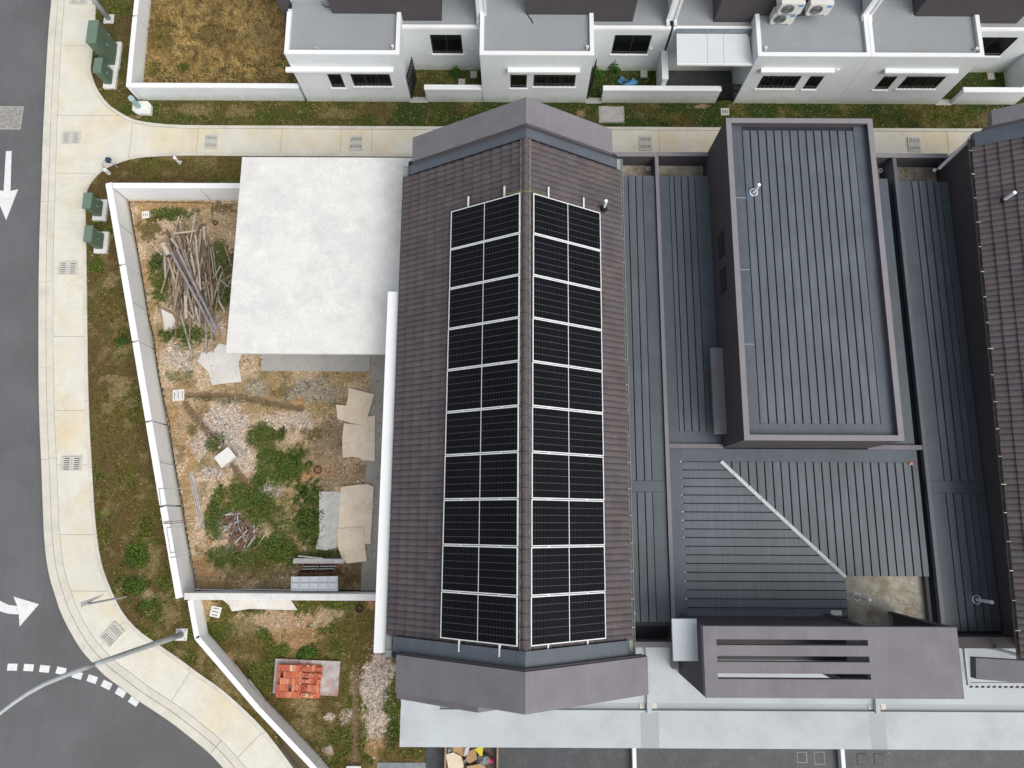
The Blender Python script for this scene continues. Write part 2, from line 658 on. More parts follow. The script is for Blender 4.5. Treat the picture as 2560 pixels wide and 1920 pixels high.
# walking panels: clip the pavement outline between cut planes
inner = offset(road_edge, .572)
core = [tuple(p) for p in inner] + [tuple(p) for p in offset(pave_S, -.14)[::-1]] + [tuple(p) for p in offset(pave_N, -.14)[::-1]]


def clip(poly, planes, z):
    pts = [Vector((p[0], p[1])) for p in poly]
    for co, no in planes:
        co, no = Vector((co[0], co[1])), Vector((no[0], no[1]))
        out = []
        for i, p in enumerate(pts):
            r_ = pts[i - 1]
            dp, dr = (p - co).dot(no), (r_ - co).dot(no)
            if (dp <= 0) != (dr <= 0):
                out.append(r_.lerp(p, dr / (dr - dp)))
            if dp <= 0:
                out.append(p)
        pts = out
        if len(pts) < 3:
            break
    bm = bmesh.new()
    if len(pts) >= 3:
        vs = [bm.verts.new((p.x, p.y, z)) for p in pts]
        for t in tessellate_polygon([[v.co for v in vs]]):
            try:
                bm.faces.new([vs[k] for k in t])
            except ValueError:
                pass
        bmesh.ops.recalc_face_normals(bm, faces=bm.faces[:])
        if bm.faces and sum(f.normal.z for f in bm.faces) < 0:
            bmesh.ops.reverse_faces(bm, faces=bm.faces[:])
    return bm


G = .007
xj = [q('A', 1135, 1200).x, q('A', 1710, 1200).x, q('B', 220, 1200).x, q('B', 735, 1200).x, q('B', 1003, 1200).x, q('C', 300, 1200).x, q('C', 1270, 1200).x,
      q('D', 300, 1200).x, q('D', 1545, 1200).x, 24.]
for a, b in zip(xj, xj[1:]):
    b_ = clip(core, [((a + G, 0), (-1, 0)), ((b - G, 0), (1, 0)), ((0, 13), (0, -1)), ((0, 17), (0, 1))], .03)
    if len(b_.faces):
        bm_obj(b_, 'concrete_panel', 'pave', pavement)
yj = [24., q('A', 600, 400).y, q('A', 600, 1000).y, q('A', 600, 1500).y, q('E', 500, 660).y, q('E', 500, 1250).y, q('J', 500, 230).y, q('J', 600, 700).y, q('J', 600, 1300).y, q('O', 700, 130).y]
xlim = q('A', 1135, 1200).x
for a, b in zip(yj, yj[1:]):
    b_ = clip(core, [((0, a - G), (0, 1)), ((0, b + G), (0, -1)), ((xlim - G if b > 9 else xlim + 9, 0), (1, 0))], .03)
    if len(b_.faces):
        bm_obj(b_, 'concrete_panel', 'pave', pavement)
# curved stretch: fans of planes across the road edge
cuts = [(q('O', 700, 130)[:2], (0, 1)), (q('O', 965, 505)[:2], None), (q('O', 1560, 960)[:2], None), (q('O', 2140, 1480)[:2], None), (q('P', 1000, 2300)[:2], None)]
pl = []
for c, n in cuts:
    if n is None:
        k = min(range(1, len(road_edge) - 1), key=lambda i: (road_edge[i] - Vector(c)).length)
        t = (road_edge[k + 1] - road_edge[k - 1]).normalized()
        n = (-t.x, -t.y)
    pl.append((Vector(c), Vector(n)))
for (c0, n0), (c1, n1) in zip(pl, pl[1:]):
    b_ = clip(core, [(c0 - n0 * G, n0), (c1 + n1 * G, -n1), ((xlim + 30, 0), (1, 0)), ((0, 8), (0, 1))], .03)
    if len(b_.faces):
        bm_obj(b_, 'concrete_panel', 'pave', pavement)
for edge, sg in ((pave_N, -1), (pave_S, -1)):
    v_ = [p for p in edge if -12 < p.y < 22 and p.x < 22]
    for seg in cut_pl(v_, 3.4):
        strip_mesh(shrink(seg, .006), 0, sg * .128, .0, .05).build('edge_strip', 'kerb', pavement)


# drain covers
def grate_plate(wd, dp, nslot, along):
    """concrete plate with real slots; along='x' -> slots run in x"""
    mb = MB()
    e, t = .055, .05
    if along == 'x':
        mb.box(-wd / 2, -wd / 2 + e + .02, -dp / 2, dp / 2, 0, t).box(wd / 2 - e - .02, wd / 2, -dp / 2, dp / 2, 0, t)
        inner, k = dp - 2 * e, nslot
        sw = .028
        bw = (inner - k * sw) / (k - 1) if k > 1 else inner
        x0, x1 = -wd / 2 + e + .02, wd / 2 - e - .02
        mb.box(x0, x1, -dp / 2, -dp / 2 + e, 0, t).box(x0, x1, dp / 2 - e, dp / 2, 0, t)
        y = -dp / 2 + e + sw
        for i in range(k - 1):
            mb.box(x0, x1, y, y + bw, 0, t)
            y += bw + sw
        return mb
    m2 = grate_plate(dp, wd, nslot, 'x')
    m2.v = [(-y, x, z) for x, y, z in m2.v]
    return m2


def drain_cover(c, rot, label, size=.36, dp=.52, along='x', pair='x'):
    root = thing('drain_cover', (c[0], c[1], .022), label, 'drain cover', 'slotted drain covers in the pavement')
    root.rotation_euler.z = rot
    for s in (-1, 1):
        if pair == 'x':
            off = (s * (size / 2 + .004), 0, .004)
            me = grate_plate(size, dp, 6, along).mesh('plate')
        else:
            off = (0, s * (size / 2 + .004), .004)
            me = grate_plate(dp, size, 6, along).mesh('plate')
        me.materials.append(MT['grate'])
        o = bpy.data.objects.new('plate', me)
        COL.objects.link(o)
        o.parent = root
        o.location = off
    mb = MB()
    X, Y = (size, dp / 2 - .01) if pair == 'x' else (dp / 2 - .01, size)
    mb.box(-X, X, -Y, Y, -.01, .015)
    me = mb.mesh('pit')
    me.materials.append(MT['pit'])
    o = bpy.data.objects.new('pit', me)
    COL.objects.link(o)
    o.parent = root
    return root


drain_cover(q('A', 622, 1197), .02, 'double slotted drain cover on the pavement corner beside the lane mouth')
drain_cover(q('A', 685, 0), .02, 'double slotted drain cover at the top edge near the tall lamp post')
drain_cover(q('E', 595, 665), .02, 'double slotted drain cover on the pavement just below the lower pair of green cabinets')
drain_cover(q('J', 628, 690), .03, 'double slotted drain cover on the pavement beside the middle of the white yard wall')
drain_cover(q('O', 978, 505), .86, 'tilted slotted drain cover where the pavement starts to bend')
for t, x, y, lb in (('A', 1828, 1230, 'first slotted drain cover of the lane, nearest the road'),
                    ('B', 868, 1240, 'slotted drain cover in the lane just above the white flat slab roof'),
                    ('C', 1152, 1242, 'slotted drain cover in the lane between the tiled roof and the dark box roof'),
                    ('D', 1257, 1255, 'slotted drain cover in the lane right of the dark box roof')):
    drain_cover(q(t, x, y), .0, lb, .31, .50, 'y', 'y')

# road marks
MK = -.112


def marking(name, poly, label, cat='road marking', group=None):
    return MB().prism([tuple(p)[:2] for p in poly], -.121, MK).build(name, 'marking', None, label, cat, group)


marking('straight_arrow', [at(10, 374), at(24, 374), at(21, 474), at(40, 470), at(10, 547), at(-22, 470), at(4, 474)],
        'white painted straight arrow pointing down the road lane', 'road arrow')
marking('turn_arrow', [q('O', *p) for p in ((-190, 60), (-110, 165), (0, 228), (60, 255), (130, 262), (97, 180), (318, 247), (150, 440), (144, 335), (60, 331), (0, 315), (-140, 250), (-260, 110))],
        'white painted curved arrow pointing right near the bend', 'road arrow')
dc = [(-200, 792), (-56, 792), (86, 793), (228, 797), (366, 808), (510, 825), (650, 863), (780, 897), (905, 947), (1027, 1013), (1142, 1088)]
dn = ['', '', 'leftmost', 'second', 'third', 'fourth', 'fifth', 'sixth', 'seventh', 'eighth', 'ninth']
for i in range(2, len(dc)):
    a, b = Vector(q('O', *dc[i - 1])), Vector(q('O', *dc[min(i + 1, len(dc) - 1)]))
    t = (b - a).normalized()
    s = Vector((-t.y, t.x, 0))
    c = q('O', *dc[i])
    lb = ('%s white painted dash of the dotted line from the left' % dn[i]) if i < 10 else 'last white painted dash of the dotted line, touching the kerb'
    marking('road_dash', [c + t * .17 + s * .115, c - t * .17 + s * .115, c - t * .17 - s * .115, c + t * .17 - s * .115], lb, 'road dash', 'dotted road line dashes')
# manhole
mh = thing('manhole_cover', at(22, 290, -.12), 'weathered rectangular manhole cover set in the asphalt', 'manhole cover')
a, b = q('A', -25, 905), q('A', 160, 1105)
MB().box(a.x, b.x, b.y, a.y, -.119, -.108).build('rim', 'conc', mh)
MB().box(a.x + .04, b.x - .04, b.y + .04, a.y - .04, -.115, -.104).build('cover', mat('speckled_manhole', (.30, .29, .27), .9, .35, 9, .3, 30), mh)

# ------------------------------------------------------------------ earth patches with painted ground cover
# kinds: base colour of each cover, as albedo
CV = {'green': col(76, 90, 30), 'dkgreen': col(50, 72, 30), 'olive': col(98, 88, 44), 'dry': col(140, 122, 84), 'brown': col(96, 80, 46),
      'tan': col(182, 156, 124), 'gravel': col(200, 182, 166), 'ochre': col(170, 140, 98), 'orange': col(180, 140, 102), 'grey': col(158, 152, 138),
      'mud': col(122, 102, 76), 'wet': col(128, 112, 88)}
CV = {k: np.array(v) for k, v in CV.items()}


def banddist(x, y, pts):
    best = np.full(x.shape, 1e9)
    for (ax, ay), (bx, by) in zip(pts, pts[1:]):
        dx, dy = bx - ax, by - ay
        t = np.clip(((x - ax) * dx + (y - ay) * dy) / (dx * dx + dy * dy), 0, 1)
        best = np.minimum(best, np.hypot(x - ax - t * dx, y - ay - t * dy))
    return best


def blobfield(x, y, blobs, base, seed):
    """colour and grassiness from a list of (cx, cy, rx, ry, angle, kind, strength)"""
    n1 = fbm(x, y, 1.1, seed)
    n2 = fbm(x, y, 4.5, seed + 20, 3)
    n3 = fbm(x, y, 13., seed + 30, 2)
    c = base
    for j, bl in enumerate(blobs):
        if bl[0] == 'band':
            d = banddist(x, y, bl[1]) / bl[2] + (n2 - .5) * .5 + (n3 - .5) * .5
            m = sstep(1.1, .75, d)[:, None] * bl[4]
            c = c * (1 - m) + CV[bl[3]] * m
            continue
        cx, cy, rx, ry, ang, kind, st = bl
        dx, dy = x - cx, y - cy
        ca, sa = math.cos(ang), math.sin(ang)
        u, v = (dx * ca + dy * sa) / rx, (-dx * sa + dy * ca) / ry
        d = np.sqrt(u * u + v * v)
        nz = (fbm(x, y, 2.2, seed + 40 + j) - .5) * 1.2 + (n2 - .5) * 1.0 + (n3 - .5) * .9
        m = sstep(1.12, .72, d + nz)[:, None] * st
        c = c * (1 - m) + CV[kind] * m
    return c


def patch(name, poly, base_fn, blobs=(), res=.065, z=.004, seed=1, bumps=.012):
    xs = [p[0] for p in poly]
    ys = [p[1] for p in poly]
    nx, ny = int((max(xs) - min(xs)) / res) + 2, int((max(ys) - min(ys)) / res) + 2
    gx, gy = np.meshgrid(min(xs) + np.arange(nx) * res, min(ys) + np.arange(ny) * res)
    x, y = gx.ravel(), gy.ravel()
    c = blobfield(x, y, blobs, base_fn(x, y), seed)
    h = (fbm(x, y, 3.5, seed + 77, 3) - .5) * bumps * 2
    for bl in blobs:
        if bl[0] == 'band':
            h = h - .05 * sstep(1.2, .5, banddist(x, y, bl[1]) / bl[2])
    co = np.stack([x, y, z + h], 1)
    idx = np.arange(nx * ny).reshape(ny, nx)
    f = np.stack([idx[:-1, :-1], idx[:-1, 1:], idx[1:, 1:], idx[1:, :-1]], -1).reshape(-1, 4)
    cx, cy = co[f].mean(1)[:, 0], co[f].mean(1)[:, 1]
    f = f[inpoly(cx, cy, poly)]
    used = np.unique(f)
    mp = np.zeros(nx * ny, int)
    mp[used] = np.arange(len(used))
    me = mesh_np(name, co[used], mp[f], 'earth', c[used], True)
    o = bpy.data.objects.new(name, me)
    COL.objects.link(o)
    tag(o, kind='structure')
    GP.append((poly, base_fn, blobs, seed, z))
    return o


GP = []


def verge_base(seed):
    def fn(x, y):
        a = fbm(x, y, .7, seed)[:, None]
        b = fbm(x, y, 2.6, seed + 5)[:, None]
        g = fbm(x, y, 1.3, seed + 9)[:, None]
        c = CV['olive'] * (1 - sstep(.35, .65, a)) + CV['brown'] * sstep(.35, .65, a)
        c = c * (1 - .75 * sstep(.50, .66, g)) + CV['green'] * .75 * sstep(.50, .66, g)
        c = c * (1 - .55 * sstep(.55, .72, b)) + CV['dry'] * .55 * sstep(.55, .72, b)
        return c
    return fn


def lane_base(seed):
    f0 = verge_base(seed)

    def fn(x, y):
        c = f0(x, y)
        k = (.65 * sstep(.3, .6, fbm(x, y, .9, seed + 3)) * sstep(-9, -3, x) + .25)[:, None]
        return c * (1 - k) + CV['dkgreen'] * 1.05 * k
    return fn


def dry_base(seed):
    def fn(x, y):
        a = fbm(x, y, 1.2, seed)[:, None]
        b = fbm(x, y, 4, seed + 3)[:, None]
        c = np.array(col(182, 156, 100)) * (1 - a) + np.array(col(124, 102, 60)) * a
        k = sstep(.45, .7, b) * .6
        return c * (1 - k) + np.array(col(76, 64, 40)) * k
    return fn


def yard_base(seed):
    def fn(x, y):
        a = fbm(x, y, .9, seed)[:, None]
        b = fbm(x, y, 3.2, seed + 5)[:, None]
        c = np.array(col(202, 178, 148)) * (1 - sstep(.4, .6, a)) + np.array(col(168, 144, 106)) * sstep(.4, .6, a)
        k = sstep(.52, .7, b) * .45
        return c * (1 - k) + CV['olive'] * k
    return fn


def B(t, x, y, rx, ry, ang, kind, st=.9):
    p = q(t, x, y)
    s = 26.0 / F_PX / 3.456
    return (p.x, p.y, rx * s, ry * s, ang, kind, st)


def BAND(t, pts, wd, kind, st=.9):
    return ('band', [tuple(q(t, *p)[:2]) for p in pts], wd, kind, st)


mid = offset(road_edge, 1.0)
LOT_N, ROW_Y = 12.5, 16.62
# lane-side verge along the rear houses, with the wedge by the road
patch('verge', [(-17.3, 24)] + [(p.x + .0, p.y) for p in offset(pave_N, -.06) if p.x < 22] + [(24, 18.3), (-15.1, 18.3), (-15.1, 24)], lane_base(3), [
    B('A', 1000, 60, 160, 120, 0, 'green', .6), B('A', 1080, 250, 80, 130, 0, 'brown', .8), B('A', 880, 720, 60, 120, .6, 'brown', .7), B('A', 980, 830, 90, 50, .3, 'olive', .9),
    B('A', 1100, 1020, 120, 30, .2, 'tan', .5), B('A', 1650, 950, 200, 60, 0, 'dry', .6), B('A', 2100, 960, 150, 60, 0, 'dry', .6), B('B', 700, 970, 160, 60, 0, 'dry', .5),
    B('B', 180, 980, 200, 50, 0, 'green', .5), B('B', 1050, 960, 120, 50, 0, 'brown', .7), B('C', 590, 975, 50, 40, .5, 'dry', .9), B('C', 1330, 1010, 150, 40, 0, 'olive', .6),
    B('C', 1640, 920, 60, 25, 0, 'tan', .6), B('D', 650, 1030, 300, 50, 0, 'brown', .5), B('D', 1600, 990, 260, 60, 0, 'green', .4)], seed=11)
# verge between the pavement and the corner lot
vs_ = [(p.x, p.y) for p in offset(pave_S, -.06) if p.x < -3] + [(-5.5, -12), (-8.6, -5.95), (-10.57, -3.9), (-11.15, -2.6), (-15.28, 12.38), (-3.5, 12.4), (-3.5, 14.3)]
patch('roadside_verge', vs_, verge_base(5), [
    B('A', 1700, 1480, 500, 60, 0, 'olive', .6), B('A', 1250, 1440, 150, 60, .2, 'green', .5), B('E', 830, 620, 70, 80, 0, 'green', .9), B('E', 940, 780, 110, 70, .5, 'dry', .9),
    B('E', 970, 860, 30, 30, 0, 'dkgreen', .8), B('E', 1050, 1300, 60, 60, 0, 'dkgreen', .9), B('E', 1060, 1360, 90, 50, 0, 'dry', .7), B('E', 1000, 1620, 110, 60, 0, 'dry', .8),
    B('J', 1020, 60, 90, 80, 0, 'dry', .8), B('J', 930, 210, 60, 50, 0, 'dry', .7), B('J', 1180, 200, 50, 50, 0, 'dkgreen', .4), B('J', 860, 520, 60, 200, 0, 'brown', .7),
    B('J', 1230, 760, 90, 100, 0, 'brown', .8), B('J', 1050, 850, 120, 200, 0, 'olive', .8), B('J', 980, 1180, 130, 60, 0, 'brown', .7), B('J', 1180, 1500, 110, 110, .2, 'dkgreen', 1.),
    B('J', 1375, 1365, 30, 22, 0, 'green', 1.), B('J', 1330, 1500, 80, 120, 0, 'dry', .7), B('O', 1180, 80, 110, 90, 0, 'dkgreen', .8), B('O', 1280, 250, 90, 60, .5, 'dkgreen', .7),
    B('O', 1280, 160, 50, 60, 0, 'tan', .6), B('O', 1480, 300, 90, 120, 0, 'dry', .8), B('O', 1650, 700, 50, 50, 0, 'green', .8), B('P', 250, 900, 60, 120, .6, 'dry', .7)], seed=23)
# side yard of the corner lot
W_IN = [(-15.1, 12.35), (-3.4, 12.35), (-3.4, -2.4), (-11.1, -2.4)]
patch('yard', W_IN, yard_base(9), [
    B('E', 1600, 120, 480, 45, 0, 'ochre', .95), B('E', 1190, 300, 50, 260, -.2, 'ochre', .9), B('E', 1270, 700, 70, 260, -.25, 'orange', .55), B('E', 1300, 1050, 45, 260, -.2, 'ochre', .9),
    B('E', 1900, 260, 180, 160, 0, 'tan', .9), B('E', 1950, 130, 120, 70, 0, 'brown', .8), B('E', 1480, 190, 200, 70, .1, 'dkgreen', .9), B('E', 1300, 320, 120, 120, 0, 'olive', .9),
    B('E', 1360, 620, 70, 110, 0, 'dkgreen', .95), B('E', 1400, 830, 110, 160, 0, 'green', .9), B('E', 1900, 600, 130, 170, 0, 'dkgreen', .8), B('E', 1920, 900, 90, 130, 0, 'dkgreen', .9),
    B('E', 1600, 1230, 210, 90, -.1, 'dkgreen', .9), B('E', 1700, 700, 260, 500, 0, 'wet', .6), B('E', 1900, 1150, 70, 120, .3, 'gravel', .9), B('E', 1560, 1430, 180, 160, 0, 'gravel', .85),
    B('E', 1600, 1330, 100, 50, 0, 'green', .6), B('E', 1560, 1590, 160, 60, 0, 'green', .7), B('E', 1340, 1500, 60, 200, -.2, 'ochre', .85),
    B('J', 1460, 350, 55, 400, -.12, 'ochre', .85), B('J', 1610, 900, 55, 330, -.12, 'ochre', .85), B('J', 1640, 600, 50, 70, 0, 'orange', .9), B('J', 1600, 460, 40, 60, 0, 'orange', .6),
    B('K', 200, 300, 80, 160, 0, 'tan', .8), B('K', 560, 350, 210, 200, -.5, 'gravel', 1.), B('K', 640, 560, 170, 160, -.3, 'gravel', 1.), B('K', 340, 520, 100, 110, 0, 'gravel', .9),
    B('K', 430, 770, 130, 60, 0, 'gravel', .9), B('K', 700, 700, 110, 90, 0, 'gravel', .8), B('K', 470, 500, 80, 80, .6, 'dkgreen', .8), B('K', 290, 400, 50, 60, 0, 'dkgreen', .6),
    B('K', 180, 620, 40, 90, 0, 'brown', .6), B('K', 550, 140, 330, 22, -.08, 'dkgreen', .55), 
    B('K', 850, 80, 130, 90, 0, 'grey', .7), B('K', 1300, 60, 260, 110, 0, 'grey', .8), B('K', 1050, 60, 120, 60, .5, 'olive', .5),
    B('K', 1190, 150, 60, 50, 0, 'orange', .9), B('K', 930, 110, 60, 30, 0, 'orange', .4), B('K', 1100, 190, 60, 25, 0, 'grey', .9), B('K', 1000, 330, 200, 70, 0, 'gravel', .7),
    B('K', 1220, 300, 90, 70, 0, 'gravel', .8), B('K', 1450, 600, 240, 300, 0, 'wet', .85), B('K', 1600, 800, 260, 110, 0, 'mud', .6), B('K', 1500, 720, 160, 200, .4, 'tan', .5),
    B('K', 920, 440, 150, 90, 0, 'green', .9), B('K', 1030, 430, 80, 50, 0, 'dkgreen', .8), B('K', 900, 540, 120, 80, 0, 'olive', .7), B('K', 1000, 640, 140, 70, 0, 'green', .9),
    B('K', 1080, 740, 220, 150, -.3, 'green', 1.), B('K', 850, 840, 70, 110, 0, 'dkgreen', .9), B('K', 1200, 620, 90, 60, 0, 'dkgreen', .9), B('K', 1300, 420, 140, 50, 0, 'olive', .6),
    B('K', 1310, 780, 120, 55, .25, 'orange', 1.), B('K', 1290, 1150, 110, 300, 0, 'dkgreen', 1.), B('K', 700, 940, 170, 120, 0, 'green', .8), B('K', 500, 1120, 90, 220, -.15, 'dkgreen', .9),
    B('K', 980, 920, 120, 70, -.2, 'gravel', .8), B('K', 560, 1000, 50, 70, 0, 'ochre', .6), B('K', 1000, 1230, 160, 130, -.6, 'tan', .8), B('K', 820, 1050, 160, 120, -.5, 'green', .8),
    B('K', 980, 1420, 220, 120, 0, 'green', .9), B('K', 760, 1560, 420, 110, 0, 'olive', .7),
    B('K', 550, 1480, 180, 90, 0, 'dkgreen', .7), B('K', 860, 1540, 90, 60, 0, 'brown', .8), B('K', 450, 1350, 50, 40, 0, 'orange', .9), B('K', 640, 1250, 130, 120, -.7, 'grey', .6),
    B('K', 580, 1440, 50, 40, 0, 'grey', .8), B('K', 1430, 1460, 130, 50, 0, 'dkgreen', .9), B('K', 350, 1560, 90, 60, 0, 'orange', .6), B('K', 470, 1640, 110, 50, 0, 'orange', .7),
    B('K', 1640, 1600, 160, 140, 0, 'brown', .8), B('K', 1600, 1520, 90, 60, 0, 'wet', .7), B('P', 300, 80, 200, 40, 0, 'ochre', .8), B('P', 700, 60, 150, 60, 0, 'dry', .6),
    B('K', 900, 1090, 260, 190, -.5, 'green', .55), B('K', 900, 1450, 330, 120, 0, 'green', .5),
    BAND('K', ((225, 95), (450, 92), (700, 108), (950, 160), (1215, 212)), .13, 'mud'), BAND('K', ((215, 170), (300, 280), (400, 400), (480, 490)), .14, 'mud'),
    BAND('K', ((620, 690), (700, 800), (790, 930)), .13, 'mud'), BAND('K', ((800, 960), (900, 1100), (1000, 1240), (1110, 1370)), .12, 'brown', .7)], seed=37, bumps=.02)
# front yard
W_FR = [(-11.05, -2.55), (-2.5, -2.55), (-2.5, -12), (-4.5, -12), (-6.4, -7.9), (-8.5, -6.05), (-10.6, -3.95)]
patch('front_yard', W_FR, verge_base(15), [
    B('P', 130, 240, 110, 40, 0, 'ochre', .9), B('P', 80, 400, 40, 160, -.2, 'tan', .7), B('P', 420, 430, 160, 100, 0, 'dry', .8), B('P', 800, 380, 300, 90, 0, 'tan', .9),
    B('P', 1120, 350, 160, 70, 0, 'tan', .8), B('P', 900, 500, 190, 120, 0, 'orange', .62), B('P', 900, 620, 60, 60, 0, 'orange', .5), B('P', 230, 480, 120, 80, 0, 'green', .8),
    B('P', 620, 500, 60, 60, 0, 'green', .9), B('P', 740, 640, 90, 50, 0, 'green', .9), B('P', 1020, 660, 100, 50, 0, 'dkgreen', 1.), B('P', 500, 600, 170, 80, 0, 'olive', .8),
    B('P', 330, 720, 60, 50, 0, 'ochre', .8), B('P', 1300, 250, 160, 50, 0, 'green', .6), B('P', 1550, 240, 50, 40, 0, 'orange', .7), B('P', 1370, 480, 170, 160, 0, 'olive', .8),
    B('P', 580, 900, 130, 160, -.6, 'green', .7), B('P', 950, 1110, 140, 60, 0, 'dry', .9), B('P', 700, 1180, 140, 100, 0, 'olive', .8), B('P', 1000, 1330, 160, 90, 0, 'dry', .5),
    B('P', 1200, 1210, 40, 40, 0, 'gravel', .9), B('P', 1330, 1220, 60, 60, 0, 'gravel', .6), B('P', 1190, 1500, 50, 40, 0, 'gravel', .8),
    B('P', 1600, 900, 130, 200, 0, 'gravel', 1.), B('P', 1580, 1200, 100, 220, 0, 'gravel', .9), B('P', 1690, 1060, 40, 110, 0, 'green', .8), B('P', 1590, 1480, 110, 90, 0, 'orange', .7),
    B('P', 1410, 860, 34, 110, 0, 'gravel', .8), B('P', 1480, 1400, 35, 90, 0, 'green', .8), BAND('P', ((1413, 790), (1413, 1640)), .13, 'mud', .95), B('P', 1740, 1330, 50, 120, 0, 'dkgreen', .8),
    B('P', 1800, 1540, 220, 60, 0, 'olive', .8), B('P', 1900, 1520, 90, 50, 0, 'green', .6)], seed=51, bumps=.018)
# dry lot behind the other white wall
patch('dry_lot', [(-15.05, 16.75), (-8.0, 16.75), (-8.0, 24), (-15.1, 24)], dry_base(19), [
    B('A', 1400, 300, 120, 260, 0, 'olive', .7), B('A', 1330, 600, 60, 80, 0, 'green', .5), B('A', 1600, 580, 40, 40, 0, 'dkgreen', .8), B('A', 1880, 300, 220, 140, 0, 'brown', .6),
    B('B', 60, 300, 120, 120, 0, 'dry', .6), B('B', 300, 670, 80, 30, 0, 'mud', .6)], seed=63)


# ------------------------------------------------------------------ grass blades and weeds (stuff)
def lookup(x, y, poly, base_fn, blobs, seed):
    return blobfield(x, y, blobs, base_fn(x, y), seed)


def blades(name, gp, per_m2, label, lmin=.04, lmax=.10, wd=.014, keep=.0, lush=1.25, weeds=0., mask=None):
    poly, base_fn, blobs, seed, z = gp
    xs = [p[0] for p in poly]
    ys = [p[1] for p in poly]
    A = (max(xs) - min(xs)) * (min(max(ys), 22.5) - max(min(ys), -9.5))
    n = int(A * per_m2)
    x = rng.uniform(min(xs), max(xs), n)
    y = rng.uniform(max(min(ys), -9.5), min(max(ys), 22.5), n)
    k = inpoly(x, y, poly)
    if mask is not None:
        k &= mask(x, y)
    x, y = x[k], y[k]
    c = lookup(x, y, poly, base_fn, blobs, seed)
    greenness = (c[:, 1] - .72 * c[:, 0]) / (c[:, 1] + 1e-6)
    p = np.clip(.10 + 2.6 * greenness, .05, 1) if keep == 0 else np.full(len(x), keep)
    k = rng.random(len(x)) < p
    x, y, c = x[k], y[k], c[k]
    n = len(x)
    a = rng.uniform(0, 2 * math.pi, n)
    L = rng.uniform(lmin, lmax, n)
    W = wd * rng.uniform(.6, 1.5, n)
    up = rng.uniform(.25, .9, n) * L
    dx, dy = np.cos(a), np.sin(a)
    z0 = np.full(n, z)
    v0 = np.stack([x - dy * W, y + dx * W, z0], 1)
    v1 = np.stack([x + dy * W, y - dx * W, z0], 1)
    v2 = np.stack([x + dx * L, y + dy * L, z0 + up], 1)
    co = np.stack([v0, v1, v2], 1).reshape(-1, 3)
    f = np.arange(3 * n).reshape(-1, 3)
    j = rng.uniform(.4, 1.75, n)[:, None]
    hue = rng.uniform(-.12, .12, n)[:, None]
    cc = np.clip(c * lush * j * (1 + hue * np.array([1, .1, -.5])), .005, .9)
    straw = rng.random(n) < .08
    cc[straw] = np.array(col(176, 152, 98)) * rng.uniform(.6, 1.3, straw.sum())[:, None]
    dk = rng.random(n) < .12
    cc[dk] *= .35
    cc = np.repeat(cc, 3, 0)
    me = mesh_np(name, co, f, 'blade', cc)
    o = bpy.data.objects.new(name, me)
    COL.objects.link(o)
    return tag(o, label, 'grass', None, 'stuff')


blades('verge_grass', GP[0], 650, 'short green grass along the lane verge', mask=lambda x, y: ~((y > 16.66) & (x > -15) & (x < -8.3)))
blades('roadside_grass', GP[1], 650, 'short brown and green grass between pavement and white yard wall')
blades('yard_weeds', GP[2], 330, 'patchy weeds growing in the side yard', .05, .13, .02)
blades('front_yard_grass', GP[3], 650, 'patchy grass in the front yard around the brick pile')
blades('dry_grass', GP[4], 600, 'dry brown grass in the walled empty lot', .05, .14, .013, keep=.9, lush=1.3)


def leaves(name, blobs, n, label, c0, size=(.03, .07), hgt=.16):
    """broad-leaf ground cover: many small leaf faces spread through a low volume"""
    co, cc = [], []
    for (cx, cy, rx, ry, ang) in blobs:
        m = int(n * rx * ry)
        r_ = np.sqrt(rng.random(m))
        t = rng.uniform(0, 2 * math.pi, m)
        u, v = rx * r_ * np.cos(t), ry * r_ * np.sin(t)
        x, y = cx + u * math.cos(ang) - v * math.sin(ang), cy + u * math.sin(ang) + v * math.cos(ang)
        keep = fbm(x, y, 3.2, 5) + .45 * (1 - r_) > .50 + .14 * rng.random(m)
        x, y, r_ = x[keep], y[keep], r_[keep]
        m = len(x)
        z = .02 + rng.random(m) * hgt * (1.1 - r_) * (.4 + fbm(x, y, 3.3, 8))
        a = rng.uniform(0, 2 * math.pi, m)
        s = rng.uniform(*size, m)
        tl = rng.uniform(-.6, .6, m)
        dx, dy = np.cos(a), np.sin(a)
        p0 = np.stack([x, y, z], 1)
        p1 = np.stack([x + dx * s * .5 - dy * s * .32, y + dy * s * .5 + dx * s * .32, z + tl * s * .4], 1)
        p2 = np.stack([x + dx * s, y + dy * s, z + tl * s], 1)
        p3 = np.stack([x + dx * s * .5 + dy * s * .32, y + dy * s * .5 - dx * s * .32, z + tl * s * .4], 1)
        co.append(np.stack([p0, p1, p2, p3], 1).reshape(-1, 3))
        cc.append(np.repeat(np.array(c0) * rng.uniform(.5, 1.6, m)[:, None] * (1 + rng.uniform(-.15, .25, m)[:, None] * np.array([1, .2, 0])), 4, 0))
    co, cc = np.concatenate(co), np.concatenate(cc)
    me = mesh_np(name, co, np.arange(len(co)).reshape(-1, 4), 'leaf', cc)
    o = bpy.data.objects.new(name, me)
    COL.objects.link(o)
    return tag(o, label, 'weeds', None, 'stuff')


def LB(t, x, y, rx, ry, ang=0):
    b = B(t, x, y, rx, ry, ang, 'green')
    return b[:5]


